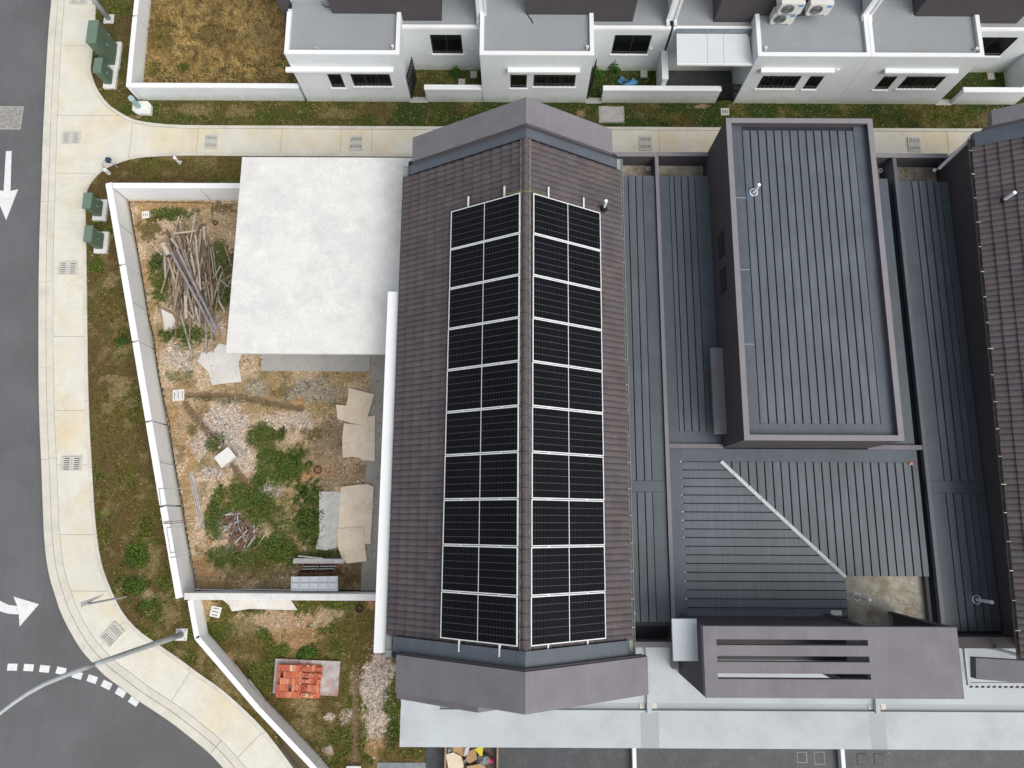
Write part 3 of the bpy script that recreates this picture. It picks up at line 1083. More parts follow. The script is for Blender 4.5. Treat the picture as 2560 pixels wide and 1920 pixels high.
leaves('ground_cover', [LB('K', 1060, 720, 270, 180, -.3), LB('K', 1290, 1150, 140, 360), LB('K', 850, 850, 110, 160), LB('K', 500, 1120, 110, 260, -.15), LB('K', 920, 470, 190, 120),
                        LB('K', 980, 1440, 330, 150), LB('K', 620, 1500, 260, 120), LB('K', 1430, 1470, 140, 50), LB('E', 1380, 760, 130, 260), LB('E', 1500, 190, 230, 80), LB('E', 1900, 600, 140, 190),
                        LB('E', 1920, 900, 110, 150), LB('E', 1600, 1230, 250, 120), LB('K', 480, 520, 100, 80), LB('K', 700, 960, 230, 140), LB('K', 900, 1080, 240, 160), LB('K', 1080, 1330, 170, 180)], 2200,
       'dark green broad-leaf weeds covering parts of the side yard', (.088, .13, .028), (.035, .075), .2)
leaves('verge_weeds', [LB('J', 1180, 1500, 120, 120), LB('J', 1375, 1365, 30, 22), LB('O', 1180, 80, 100, 90), LB('O', 1290, 250, 80, 60), LB('E', 1050, 1300, 55, 55), LB('E', 970, 860, 25, 25),
                       LB('A', 1600, 580, 45, 40), LB('P', 1020, 660, 110, 50), LB('P', 620, 500, 60, 60), LB('P', 740, 640, 90, 50)], 2200, 'bright green weed clumps on the roadside verge', (.075, .135, .018))

# loose stones in the yard (stuff)
sv, sf, sc = [], [], []
for (t, x, y, rx, ry, n) in (('K', 560, 400, 220, 230, 420), ('E', 1560, 1450, 180, 150, 220), ('K', 430, 770, 140, 60, 120), ('P', 1600, 1000, 120, 350, 420), ('K', 1220, 320, 150, 80, 120), ('K', 960, 920, 120, 70, 90),
                             ('K', 1560, 1520, 60, 30, 20), ('E', 1880, 450, 150, 350, 90), ('P', 800, 400, 300, 120, 100)):
    for _ in range(n):
        p = q(t, x + random.gauss(0, .5) * rx, y + random.gauss(0, .5) * ry)
        s = random.uniform(.012, .035) if random.random() < .93 else random.uniform(.04, .075)
        b = len(sv)
        for k in range(6):
            dv = ((1, 0, 0), (-1, 0, 0), (0, 1, 0), (0, -1, 0), (0, 0, 1), (0, 0, -.4))[k]
            j = random.uniform(.7, 1.2) * s
            sv.append((p.x + dv[0] * j, p.y + dv[1] * j, .012 + dv[2] * j * .7))
            sc.append(None)
        sf += [(b + 0, b + 2, b + 4), (b + 2, b + 1, b + 4), (b + 1, b + 3, b + 4), (b + 3, b + 0, b + 4)]
        g = random.uniform(.32, .55)
        for k in range(6):
            sc[b + k] = (g, g * .93, g * .84)
me = mesh_np('loose_stones', np.array(sv), np.array(sf), 'earth', np.array(sc))
o = bpy.data.objects.new('loose_stones', me)
COL.objects.link(o)
tag(o, 'pale loose stones scattered over the yard soil', 'stones', None, 'stuff')

# ================================================================== WALLS OF THE LOTS
def wall_run(root, pts_out, thick, z1, capw=.02, name='wall_panel', gap=.035, mw='white'):
    """free-standing wall along a polyline (outer face), one panel and one cap for each stretch"""
    for a, b in zip(pts_out, pts_out[1:]):
        a, b = Vector(a), Vector(b)
        d = (b - a).normalized()
        nrm = Vector((-d.y, d.x))
        a2, b2 = a + d * gap, b - d * gap
        o = MB().prism([a2 + nrm * .02, b2 + nrm * .02, b2 + nrm * (thick - .02), a2 + nrm * (thick - .02)], -.2, z1 - .05).build(name, mw, root)
        MB().prism([a2, b2, b2 + nrm * thick, a2 + nrm * thick], z1 - .05, z1).build('coping', 'cap', o)


yw = thing('yard_wall', (-13.3, 5, 0), 'long white plastered wall around the side yard with the lumber heap', 'wall')
wp = [at(263, 457, 1.1), at(298.3, 663, 1.1), at(330.5, 855, 1.1), at(363.8, 1055, 1.1), at(399.5, 1267, 1.1), at(440, 1500, 1.1)]
wall_run(yw, [p.to_2d() for p in wp], .23, 1.1)
# north leg
n0, n1 = wp[0].to_2d(), Vector((-9.45, LOT_N))
MB().prism([n0 + Vector((.30, -.02)), n1 + Vector((0, -.02)), n1 + Vector((0, -.19)), n0 + Vector((.34, -.19))], -.2, 1.05).build('wall_panel', 'white', yw)
MB().prism([n0 + Vector((.27, 0)), n1, n1 + Vector((0, -.21)), n0 + Vector((.32, -.21))], 1.05, 1.102).build('coping', 'cap', yw)
sw = thing('dividing_wall', (-8, -2.55, 0), 'white wall with stained top between the side yard and the front yard', 'wall')
MB().box(-11.02, -3.3, -2.62, -2.46, -.2, 1.05).build('wall_panel', 'white', sw)
MB().box(-11.04, -3.28, -2.65, -2.43, 1.05, 1.102).build('coping', 'slabwhite', sw)
fw = thing('front_wall', (-9, -5.5, 0), 'low white wall running diagonally along the bend beside the front yard', 'wall')
fo = [q('O', 1620, 215, .8), q('O', 1680, 545, .8), q('O', 2212, 1165, .8), q('P', 1020, 1659, .8), q('P', 1500, 2250, .8)]
wall_run(fw, [p.to_2d() for p in fo], .17, .8, gap=.0)
lw = thing('lot_wall', (-12, 17, 0), 'white wall around the dry empty lot at the top left', 'wall')
a0, a1, a2 = q('A', 1155, -30, .9).to_2d(), q('A', 1146, 135, .9).to_2d(), Vector((-15.2, ROW_Y))
wall_run(lw, [Vector((a0.x, 26)), a1, a2], .19, .9)
MB().box(-14.98, -8.44, ROW_Y + .02, ROW_Y + .18, -.2, .85).build('wall_panel', 'rowwall', lw)
MB().box(-15.0, -8.46, ROW_Y, ROW_Y + .2, .85, .902).build('coping', 'cap', lw)


# ================================================================== HELPERS FOR BUILDINGS
def facade(x0, x1, z0, z1, y, t, holes):
    """wall facing -Y at plane y with openings (xa, xb, za, zb)"""
    xs = sorted({x0, x1, *[h[0] for h in holes], *[h[1] for h in holes]})
    zs = sorted({z0, z1, *[h[2] for h in holes], *[h[3] for h in holes]})
    mb = MB()
    for za, zb in zip(zs, zs[1:]):
        run = None
        for xa, xb in zip(xs, xs[1:]):
            cx, cz = (xa + xb) / 2, (za + zb) / 2
            solid = not any(h[0] < cx < h[1] and h[2] < cz < h[3] for h in holes)
            if solid:
                run = (run[0], xb) if run else (xa, xb)
            if (not solid or xb == xs[-1]) and run:
                mb.box(run[0], run[1], y, y + t, za, zb)
                run = None
    return mb


def window(root, h, y, bars=0, split=2, sill=True):
    xa, xb, za, zb = h
    fr = MB()
    f = .045
    yy = y + .02
    fr.box(xa, xa + f, yy, yy + .05, za, zb).box(xb - f, xb, yy, yy + .05, za, zb)
    fr.box(xa + f, xb - f, yy, yy + .05, za, za + f).box(xa + f, xb - f, yy, yy + .05, zb - f, zb)
    wnd = fr.build('window', 'frame', root)
    n = split
    wd = (xb - xa - 2 * f - (n - 1) * f) / n
    for i in range(n):
        x = xa + f + i * (wd + f)
        MB().box(x, x + wd, yy + .02, yy + .03, za + f, zb - f).build('pane', 'glass', wnd)
        if i < n - 1:
            MB().box(x + wd, x + wd + f, yy, yy + .05, za + f, zb - f).build('mullion', 'frame', wnd)
    for i in range(bars):
        x = xa + (xb - xa) * (i + .5) / bars
        MB().box(x - .009, x + .009, y - .006, y + .012, za, zb).build('grille_bar', 'frame', wnd)
    if sill:
        MB().box(xa - .04, xb + .04, y - .05, y + .06, za - .05, za - .002).build('sill', 'cap', wnd)
    return wnd


def hole(t, a, b, y):
    """opening from its top-left and bottom-right pixel on plane y"""
    p, r_ = qw(t, *a, y), qw(t, *b, y)
    return (min(p.x, r_.x), max(p.x, r_.x), min(p.z, r_.z), max(p.z, r_.z))


# ================================================================== REAR HOUSES (top of the picture)
KZ, RZ, RY = 3.0, 2.55, 18.06


def pipe_pair(root, xb, z=2.78):
    for s in (-1, 1):
        MB().box(xb + s * .14 - .05, xb + s * .14 + .05, 18.3, 18.4, z, 6.0).build('downpipe', 'pvc', root)
        MB().box(xb + s * .14 - .055, xb + s * .14 + .055, 18.1, 18.3, z, z + .1).build('pipe_shoe', 'pvc', root)
    MB().box(xb - .08, xb + .08, 18.34, 19.5, z, 6.0).build('party_fin', 'cap', root)


def kitchen(root, x0, x1, holes, left_open=False, ledge=None, ledge_z=None):
    mb = facade(x0, x1, -.1, KZ - .06, ROW_Y, .15, holes)
    mb.box(x0, x0 + .14, ROW_Y + .15, 18.5, -.1, KZ - .06).box(x1 - .14, x1, ROW_Y + .15, 18.5, -.1, KZ - .06)
    mb.build('wall', 'rowwall', root)
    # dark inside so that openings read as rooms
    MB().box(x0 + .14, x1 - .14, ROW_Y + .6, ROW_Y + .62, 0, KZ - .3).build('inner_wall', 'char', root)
    MB().box(x0 + .1, x1 - .1, ROW_Y + .1, 24, KZ - .3, KZ - .15).build('roof_slab', 'kroof', root)
    MB().box(x0 - .01, x1 + .01, ROW_Y - .012, ROW_Y + .15, KZ - .06, KZ).build('parapet', 'cap', root)
    MB().box(x0 - .01, x0 + .14, ROW_Y + .15, 18.34, KZ - .06, KZ).build('parapet', 'cap', root)
    MB().box(x1 - .14, x1 + .01, ROW_Y + .15, 18.34, KZ - .06, KZ).build('parapet', 'cap', root)


def ledge(root, t, a, b, z_from=None):
    """sun shade: back edge, front edge and underside read from the picture"""
    xm, yb, yf = (a[0] + b[0]) / 2, a[1] - 25, a[1] + 12
    z = qw(t, xm, yb, ROW_Y).z
    y0 = q(t, xm, yf, z).y
    p, r_ = q(t, *a, z), q(t, *b, z)
    MB().box(p.x, r_.x, y0, ROW_Y - .001, z - .09, z).build('sun_shade', 'cap', root)


def recess(root, x0, x1, win, depth=18.36):
    mb = facade(x0, x1, -.1, RZ - .1, RY, .14, [win] if win else [])
    mb.build('recess_wall', 'rowwall', root)
    if win:
        window(root, win, RY, 0, 2)
    MB().box(x0, x1, RY - .02, RY + .12, RZ - .1, RZ).build('parapet', 'cap', root)
    MB().box(x0, x1, RY + .12, 24, RZ - .25, RZ - .06).build('roof_slab', 'kroof', root)
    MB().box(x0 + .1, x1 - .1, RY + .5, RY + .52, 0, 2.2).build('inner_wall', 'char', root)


def upper(root, x0, x1, z0=2.3):
    MB().box(x0, x1, 18.38, 23.0, z0, 6.2).build('upper_storey', 'char', root)


# unit 1
h1 = thing('rear_house', (-5.3, 18, 0), 'white rear house with grey flat roof beside the dry lot', 'house', 'row of white rear houses')
X0, X1 = -8.33, -4.17
hs_ = [hole('B', (612, 640), (775, 757), ROW_Y), hole('B', (812, 640), (1180, 745), ROW_Y)]
zt = hs_[1][3]
kitchen(h1, X0, X1, hs_)
window(h1, hs_[0], ROW_Y, 0, 1)
window(h1, hs_[1], ROW_Y, 9, 3)
ledge(h1, 'B', (255, 605), (1185, 605), 2.28)
recess(h1, -4.17, -1.25, hole('B', (1500, 300), (1790, 465), RY))
upper(h1, -6.71, -2.71)
MB().box(-8.33, -6.9, 18.95, 22, 2.2, 6.2).build('upper_wall', 'white', h1)
MB().box(-8.62, -8.34, 18.5, 23, 0, 6.2).build('side_fin', 'char', h1)
MB().box(-2.71, -1.3, 20.5, 23, 2.2, 6.2).build('upper_wall', 'rowwall', h1)
MB().box(-3.5, -1.26, ROW_Y, ROW_Y + .17, -.1, .83).build('low_wall', 'rowwall', h1)
MB().box(-3.52, -1.26, ROW_Y - .02, ROW_Y + .19, .83, .882).build('low_wall_coping', 'cap', h1)
MB().box(-4.2, -3.48, ROW_Y - .05, ROW_Y + .2, -.05, .04).build('threshold', 'conc', h1)
wl = qw('B', 1868, 428, RY)
MB().box(wl.x - .07, wl.x + .07, RY - .05, RY, wl.z - .07, wl.z + .07).build('wall_box', 'pvc', h1)
pipe_pair(h1, -1.2, 2.6)
# unit 2
h2 = thing('rear_house', (2.3, 18, 0), 'white rear house facing the apex of the tiled gable, blue plastic in its yard', 'house', 'row of white rear houses')
hs_ = [hole('B', (2200 - 0, 645), (2300, 757), ROW_Y), hole('C', (188, 645), (540, 748), ROW_Y)]
hs_[0] = hole('C', (-15, 645), (126, 760), ROW_Y)
kitchen(h2, -1.24, 2.9, hs_)
window(h2, hs_[0], ROW_Y, 0, 1)
window(h2, hs_[1], ROW_Y, 9, 3)
ledge(h2, 'B', (2175, 610), (2800, 610), 2.28)
recess(h2, 2.9, 5.85, hole('C', (890, 302), (1165, 468), RY))
upper(h2, .43, 4.43)
MB().box(4.43, 5.6, 20.5, 23, 2.2, 6.2).build('upper_wall', 'rowwall', h2)
MB().box(5.78, 5.95, ROW_Y + .2, RY, -.1, 1.25).build('yard_divider', 'rowwall', h2)
MB().box(5.74, 5.98, ROW_Y + .2, RY - .01, 1.25, 1.3).build('divider_coping', 'cap', h2)
MB().box(3.52, 8.12, ROW_Y, ROW_Y + .17, -.1, .83).build('low_wall', 'rowwall', h2)
MB().box(3.50, 8.14, ROW_Y - .02, ROW_Y + .19, .83, .882).build('low_wall_coping', 'cap', h2)
MB().box(2.9, 3.54, ROW_Y - .05, ROW_Y + .2, -.05, .04).build('threshold', 'conc', h2)
pipe_pair(h2, 5.85, 2.6)
wl = qw('C', 1197, 420, RY)
MB().tube([(wl.x, RY - .06, wl.z), (wl.x, RY + .01, wl.z)], .08, 12).build('wall_lamp', 'pvc', h2)
# unit 3
h3 = thing('rear_house', (10, 18, 0), 'white rear house with a white awning and three outdoor units', 'house', 'row of white rear houses')
hs_ = [hole('C', (2150, 655), (2500, 760), ROW_Y), hole('D', (365, 655), (410, 770), ROW_Y)]
a = qw('C', 2110, 760, ROW_Y)
b = qw('D', 225, 765, ROW_Y)
zl, zh = qw('D', 225, 765, ROW_Y).z, qw('D', 290, 657, ROW_Y).z
hs_[0] = (a.x, b.x, zl, zh)
a, b = qw('D', 292, 770, ROW_Y), qw('D', 412, 770, ROW_Y)
hs_[1] = (a.x, b.x, a.z, zh)
kitchen(h3, 8.86, 12.95, hs_)
window(h3, hs_[0], ROW_Y, 9, 3)
window(h3, hs_[1], ROW_Y, 0, 1)
ledge(h3, 'C', (2155, 612), (2790, 612), 2.28)
recess(h3, 5.95, 8.86, None)
upper(h3, 7.46, 11.2)
MB().box(6.1, 7.46, 20.5, 23, 2.2, 6.2).build('upper_wall', 'rowwall', h3)
MB().box(5.98, 8.85, ROW_Y + .2, RY - .01, .0, .05).build('yard_floor', 'porchfloor', h3)
MB().tube([(12.05, ROW_Y - .09, 2.2), (12.05, ROW_Y + .01, 2.2)], .1, 14).build('vent_hood', 'pvc', h3)
# unit 4
h4 = thing('rear_house', (15, 18, 0), 'white rear house at the top right with a grassy side recess', 'house', 'row of white rear houses')
zl, zh = qw('D', 1110, 765, ROW_Y).z, qw('D', 1190, 660, ROW_Y).z
a, b = qw('D', 908, 773, ROW_Y), qw('D', 1028, 773, ROW_Y)
c, d = qw('D', 1110, 765, ROW_Y), qw('D', 1443, 765, ROW_Y)
hs_ = [(a.x, b.x, a.z, zh), (c.x, d.x, zl, zh)]
kitchen(h4, 12.96, 17.05, hs_)
window(h4, hs_[0], ROW_Y, 0, 1)
window(h4, hs_[1], ROW_Y, 9, 3)
ledge(h4, 'D', (1015, 618), (1648, 618), 2.28)
a, b = qw('D', 1850, 485, RY), qw('D', 2000, 485, RY)
c = qw('D', 1920, 322, RY)
recess(h4, 17.05, 20.0, (17.4, b.x, b.z, c.z))
upper(h4, 14.75, 18.79)
MB().box(12.88, 13.04, ROW_Y + .16, 18.36, KZ - .15, KZ - .04).build('party_upstand', 'kroof', h4)
pipe_pair(h4, 12.96, 2.86)
MB().box(17.65, 20.2, ROW_Y, ROW_Y + .17, -.1, .83).build('low_wall', 'rowwall', h4)
MB().box(17.63, 20.22, ROW_Y - .02, ROW_Y + .19, .83, .882).build('low_wall_coping', 'cap', h4)
MB().box(19.95, 20.12, ROW_Y + .2, RY, -.1, 1.25).build('yard_divider', 'rowwall', h4)
MB().box(17.0, 17.66, ROW_Y - .05, ROW_Y + .2, -.05, .04).build('threshold', 'conc', h4)
MB().box(20.0, 27, RY, RY + .14, -.1, RZ).build('recess_wall', 'rowwall', h4)

# roof bits
for i, (t, x, y, lb, hh) in enumerate((('B', 1185, 418, 'pale round vent at the roof corner left of the recess', h1), ('C', 648, 425, 'round vent', h2), ('D', 1785, 440, 'round vent', h4), ('C', 2183, 433, 'v', h3))):
    p = q(t, x, y, KZ - .15)
    MB().tube([p, p + Vector((0, 0, .16))], .055, 10).build('roof_vent', 'pvc', hh)
p = q('B', 525, 418, KZ - .15)
MB().beam(p + Vector((-.1, .04, .02)), p + Vector((.1, -.03, .02)), .06, .03).build('timber_offcut', MT['wood'][3], None, 'small pale offcut lying on the grey roof of the left rear house', 'offcut')

# air conditioners
acn = ['upper left', 'lower left', 'right']
for i, (t, x0, y0, x1, y1, lb) in enumerate((('D', 75, 0, 268, 130, 'white outdoor air conditioner above another one on the rear house roof'), ('D', 8, 133, 203, 213, 'lowest white outdoor air conditioner, under another one'),
                                             ('D', 305, 0, 527, 135, 'white outdoor air conditioner standing alone right of the other two'))):
    base_z = (3.75, 2.86, 3.4)[i]
    yy = 18.05 if i != 1 else 17.85
    p = q(t, (x0 + x1) / 2, y1, base_z)
    L, Dp, Hh = .82, .3, .56
    ac = thing('air_conditioner', (p.x, p.y, base_z), lb, 'air conditioner', 'outdoor air conditioners')
    y0_, y1_ = p.y, p.y + Dp
    MB().box(p.x - L / 2, p.x + L / 2, y0_, y1_, base_z + .05, base_z + Hh).build('casing', 'acbody', ac)
    for s in (-1, 1):
        MB().box(p.x + s * .3 - .03, p.x + s * .3 + .03, y0_ - .01, y1_ + .01, base_z, base_z + .05).build('foot', 'pvc', ac)
    cx, cz = p.x - .12, base_z + .3
    mb = MB()
    n = 24
    mb.add([(cx, y0_ - .012, cz)] + [(cx + .22 * math.cos(2 * math.pi * k / n), y0_ - .012, cz + .22 * math.sin(2 * math.pi * k / n)) for k in range(n)], [(0, k + 1, (k + 1) % n + 1) for k in range(n)])
    g = mb.build('fan_grille', mat('fan_dark', (.07, .075, .08), .6), ac)
    mb = MB()
    for rr in (.06, .11, .16, .21):
        mb2 = MB().ring((0, 0, 0), rr, .006, 24, 5)
        mb.add([(cx + v[0], y0_ - .02 + v[2], cz + v[1]) for v in mb2.v], mb2.f)
    mb.build('grille_rings', 'steel', g)
    MB().box(p.x + .2, p.x + .37, y0_ - .008, y0_ + .01, base_z + .42, base_z + .49).build('badge', 'signblue', ac)
    if i != 1:
        MB().box(p.x - .36, p.x + .36, y0_ + .02, 18.39, base_z - .04, base_z).build('bracket', 'steel', ac)
# awning and its yard gate
aw = thing('awning', (7.6, 17.2, 0), 'white sheet awning over a dark tiled rear yard', 'awning')
zA = 2.45
a, b = q('C', 1418, 300, zA), q('C', 2105, 545, zA)
a3 = q('C', 2050, 300, zA)
xs = [a.x, q('C', 1688, 420, zA).x, q('C', 1828, 420, zA).x, b.x - .05]
for i in range(3):
    MB().slab([(xs[i] + .006, b.y, zA - .06), (xs[i + 1] - .006, b.y, zA - .06), (xs[i + 1] - .006 - (.2 if i == 2 else 0), a.y, zA + .06), (xs[i] + .006, a.y, zA + .06)], .03).build('awning_sheet', 'awning', aw)
MB().box(a.x, b.x, b.y - .05, b.y, zA - .12, zA - .03).build('awning_gutter', 'cap', aw)
MB().slab([(a.x, a.y + .0, zA - .02), (8.84, a.y, zA - .02), (8.84, RY - .03, zA + .14), (a.x, RY - .03, zA + .14)], .02).build('flashing_film', 'tarpdark', aw)
MB().slab([(b.x - .22, b.y, zA - .1), (8.84, b.y, zA - .1), (8.84, a.y, zA - .1), (b.x - .22, a.y, zA - .1)], .02).build('flashing_film', 'tarpdark', aw)
MB().beam((a.x + .05, b.y + .1, zA - .1), (a.x + .05, RY - .02, zA - .02), .05, .05).build('bracket', 'alu', aw)
MB().beam((8.8, b.y + .1, zA - .14), (8.8, RY - .02, zA - .1), .05, .05).build('bracket', 'alu', aw)


def gate(c0, c1, label, h=1.5):
    c0, c1 = Vector(c0), Vector(c1)
    g = thing('metal_gate', ((c0.x + c1.x) / 2, (c0.y + c1.y) / 2, 0), label, 'gate')
    for z in (.1, h * .62, h - .06):
        MB().beam(c0 + Vector((0, 0, z)), c1 + Vector((0, 0, z)), .04, .05).build('rail', 'frame', g)
    for k in range(7):
        p = c0.lerp(c1, k / 6)
        MB().box(p.x - .02, p.x + .02, p.y - .02, p.y + .02, .02, h).build('bar', 'frame', g)
    return g


gate((-4.12, 16.75, .0), (-3.95, 17.55, 0), 'black metal gate standing open beside the leftmost rear house')
gate((2.97, 16.78, .0), (3.18, 17.5, 0), 'black metal gate standing open next to the blue plastic sheet')
gate((8.18, 16.74, .0), (8.84, 16.74, 0), 'black metal gate closed in front of the dark tiled yard', 1.1)
# small covers and rubbish in the recesses
for t, x, y, lb in (('B', 1880, 645, 'square inspection cover in the grassy recess of the left rear house'), ('C', 1140, 640, 'square inspection cover beside the blue plastic sheet'),
                    ('D', 1925, 658, 'square inspection cover in the grassy recess at the top right'), ('B', 1778, 712, 'square inspection cover half hidden behind the low wall')):
    p = q(t, x, y, .03)
    cv = thing('inspection_cover', (p.x, p.y, .0), lb, 'cover', 'square inspection covers')
    MB().box(p.x - .14, p.x + .14, p.y - .16, p.y + .16, -.02, .05).build('rim', 'conc', cv)
    MB().box(p.x - .10, p.x + .10, p.y - .12, p.y + .12, .02, .062).build('lid', 'grate', cv)
    MB().box(p.x - .02, p.x + .02, p.y - .02, p.y + .02, .05, .066).build('knob', 'pit', cv)
tp = MB()
gp = q('C', 1000, 710, .1)
pts = [(-.95, .05), (-.6, .32), (-.3, .28), (-.15, .0), (.15, -.02), (.4, .2), (.9, .12), (.85, -.15), (.3, -.2), (-.5, -.2)]
nn = len(pts)
vs = [(gp.x + x * .45, gp.y + y * .75, .06 + .12 * (i % 2)) for i, (x, y) in enumerate(pts)] + [(gp.x - .25, gp.y + .03, .26), (gp.x + .2, gp.y, .2)]
tp.add(vs, [(i, (i + 1) % nn, nn if vs[i][0] < gp.x else nn + 1) for i in range(nn)] + [(0, nn, nn + 1)])
tp.build('plastic_sheet', 'bluetarp', None, 'crumpled blue plastic sheet behind the low white wall', 'plastic sheet')
leaves('recess_shrub', [(q('C', 870, 600).x, q('C', 870, 600).y - .05, .3, .28, 0), (3.3, 17.85, .35, .2, 0), (q('B', 1730, 620).x, 17.85, .22, .15, 0)], 9000, 'leafy weeds against the rear recess walls', (.04, .11, .02), (.05, .1), .7)

# slabs let into the lane verge
for t, c4, lb in (('C', (755, 925, 965, 1060), 'square concrete manhole slab in the lane grass right of the gable'), ('D', (1945, 950, 2165, 1075), 'square concrete manhole slab in the lane grass at the far right')):
    a, b = q(t, c4[0], c4[1]), q(t, c4[2], c4[3])
    ms = thing('manhole_slab', ((a.x + b.x) / 2, (a.y + b.y) / 2, 0), lb, 'manhole slab')
    MB().box(a.x - .03, b.x + .03, b.y - .03, a.y + .03, -.1, .03).build('rim', 'concstain', ms)
    MB().box(a.x + .02, b.x - .02, b.y + .02, a.y - .02, -.05, .05).build('slab', 'conc', ms)
p = q('C', 1838, 970)
g = grate_plate(.33, .31, 4, 'y')
g.v = [(x + p.x, y + p.y, z) for x, y, z in g.v]
sg_ = thing('square_grate', (p.x, p.y, 0), 'small square drain grate in the lane grass by the dark box roof', 'drain grate')
g.build('grate', 'grate', sg_)
MB().box(p.x - .15, p.x + .15, p.y - .14, p.y + .14, 0, .02).build('pit', 'pit', sg_)

# ================================================================== CORNER HOUSE
SCL = 26.0 / 24.0


def hz_(z):
    return 26.0 - (26.0 - z) * SCL


RX, RZT = .33 * SCL, hz_(8.31)          # ridge line of the tiles
TAN = .625
PIT = math.atan(TAN)
CO, SI = math.cos(PIT), math.sin(PIT)
XL, XR = -3.21 * SCL, 3.09 * SCL
YN, YS = 10.22 * SCL, -3.02 * SCL        # tiles from the north flashing to the south flashing
ch = thing('corner_house', (.3, 4, 0), 'end house with the brown tiled gable roof that carries the solar panels', 'house')
MB().box(-3.2, 3.04, -4.2, 11.8, -.1, 4.35).build('wall', 'white', ch)
MB().box(-3.2, 3.04, 11.8, 12.4, -.1, 3.1).build('rear_wall', 'white', ch)


def rz(x, lift=0):
    return RZT - TAN * abs(x - RX) + lift


# roof body under the tiles
MB().add([(XL, YN + .6, rz(XL) - .12), (RX, YN + .6, RZT - .12), (RX, YS - .6, RZT - .12), (XL, YS - .6, rz(XL) - .12), (XR, YN + .6, rz(XR) - .12), (XR, YS - .6, rz(XR) - .12),
          (XL, YN + .6, 4.3), (XR, YN + .6, 4.3), (XL, YS - .6, 4.3), (XR, YS - .6, 4.3)],
         [(0, 3, 2, 1), (1, 2, 5, 4), (6, 0, 1, 4, 7), (9, 5, 2, 3, 8), (6, 8, 3, 0), (4, 5, 9, 7)]).build('roof_body', 'groove', ch)

TW, TG = .34 * SCL, .3215 * SCL


def tile_mesh(name, jit=0):
    """interlocking double-roll roof tile: u across (0..TW), v down the slope (0..TG+.05)"""
    n = 8
    prof = []
    for i in range(n + 1):
        u = i / n
        prof.append((u * TW, .036 * (abs(math.sin(2 * math.pi * u)) ** .6)))
    L = TG + .045
    mb = MB()
    vs = []
    for (u, h) in prof:
        vs.append((u, 0, h))
    for (u, h) in prof:
        vs.append((u, L, h + .045))
    for (u, h) in prof:
        vs.append((u, L, h - .01))
    m = n + 1
    fs = [(i + 1, i, m + i, m + i + 1) for i in range(n)] + [(m + i + 1, m + i, 2 * m + i, 2 * m + i + 1) for i in range(n)]
    mb.add(vs, fs)
    return mb


def roof_tiles(root, xr, zr, y0, y1, side, ncourse, want, ang=0., pivot=(0, 0), hidden=None):
    """tiles of one slope; the biggest in view as parts, the others joined"""
    base = tile_mesh('tile')
    meshes = []
    for k in range(len(TILE_M)):
        me = base.mesh('roof_tile')
        me.materials.append(TILE_M[k])
        for p in me.polygons:
            p.use_smooth = False
        meshes.append(me)
    joined = [MB() for _ in TILE_M]
    nrow = round((y0 - y1) / TW)
    tw_ = (y0 - y1) / nrow
    spots = []
    for c in range(ncourse):
        for r_ in range(nrow):
            s = .05 + c * TG
            x = xr + side * s * CO
            z = zr - s * SI
            y = y0 - r_ * tw_
            spots.append((x, y, z, c, r_))
    # frame: u axis = -Y for side -1? keep right-handed: u x v = normal
    vdir = Vector((side * CO, 0, -SI))
    nrm = Vector((side * SI, 0, CO))
    udir = vdir.cross(nrm)
    M = Matrix((udir, vdir, nrm)).transposed()
    if ang:
        M = Matrix.Rotation(ang, 3, 'Z') @ M
    e = M.to_euler()
    vis_ = []
    for sp in spots:
        if hidden is None or not hidden(sp[0] + side * .14, sp[1] - TW / 2):
            vis_.append(sp)
    vis_.sort(key=lambda s: (s[0] ** 2 + s[1] ** 2 + (26 - s[2]) ** 2) if not callable(want) else want(s))
    part = set((s[3], s[4]) for s in vis_[:PARTMAX])
    for (x, y, z, c, r_) in spots:
        p = Vector((x, y if udir.y < 0 else y - tw_, z))
        if ang:
            d = Vector((p.x - pivot[0], p.y - pivot[1]))
            d.rotate(Matrix.Rotation(ang, 2))
            p = Vector((pivot[0] + d.x, pivot[1] + d.y, p.z))
        jz = random.uniform(-.003, .003)
        p = p + M @ Vector((random.uniform(-.003, .003), random.uniform(-.004, .004), jz))
        if (c, r_) in part:
            o = bpy.data.objects.new('tile', meshes[random.randrange(len(TILE_M))])
            COL.objects.link(o)
            o.parent = root
            o.location = p - wloc(root)
            o.rotation_euler = e
        else:
            joined[random.randrange(len(TILE_M))].add([p + M @ Vector(v) for v in base.v], base.f)
    for jm, tm in zip(joined, TILE_M):
        if jm.v:
            jm.build('tiles', tm, root, kind='stuff')


TILE_M = [MT['tile']] + [mat('roof_tile_%s' % nm, c, .7, .12, 1.6, .18, 24, .2) for nm, c in
                         (('dark', (.089, .075, .078)), ('warm', (.106, .086, .086)), ('grey', (.098, .087, .092)), ('brown', (.101, .082, .081)))]
PX_L, PX_R = (.155 * SCL, -1.78 * SCL), (.505 * SCL, 2.44 * SCL)
PY0, PY1 = 8.61 * SCL, -2.91 * SCL


def under_panels(x, y):
    return (PY1 + .1 < y < PY0 - .1) and (PX_L[1] + .1 < x < PX_R[1] - .1)


PARTMAX = 170
roof_l = MB().box(RX - .02, RX + .02, YS, YN, RZT - .2, RZT - .1).build('roof', 'groove', ch)
roof_tiles(roof_l, RX, RZT, YN, YS, -1, 13, None, hidden=under_panels)
PARTMAX = 130
roof_tiles(roof_l, RX, RZT, YN, YS, 1, 10, None, hidden=under_panels)
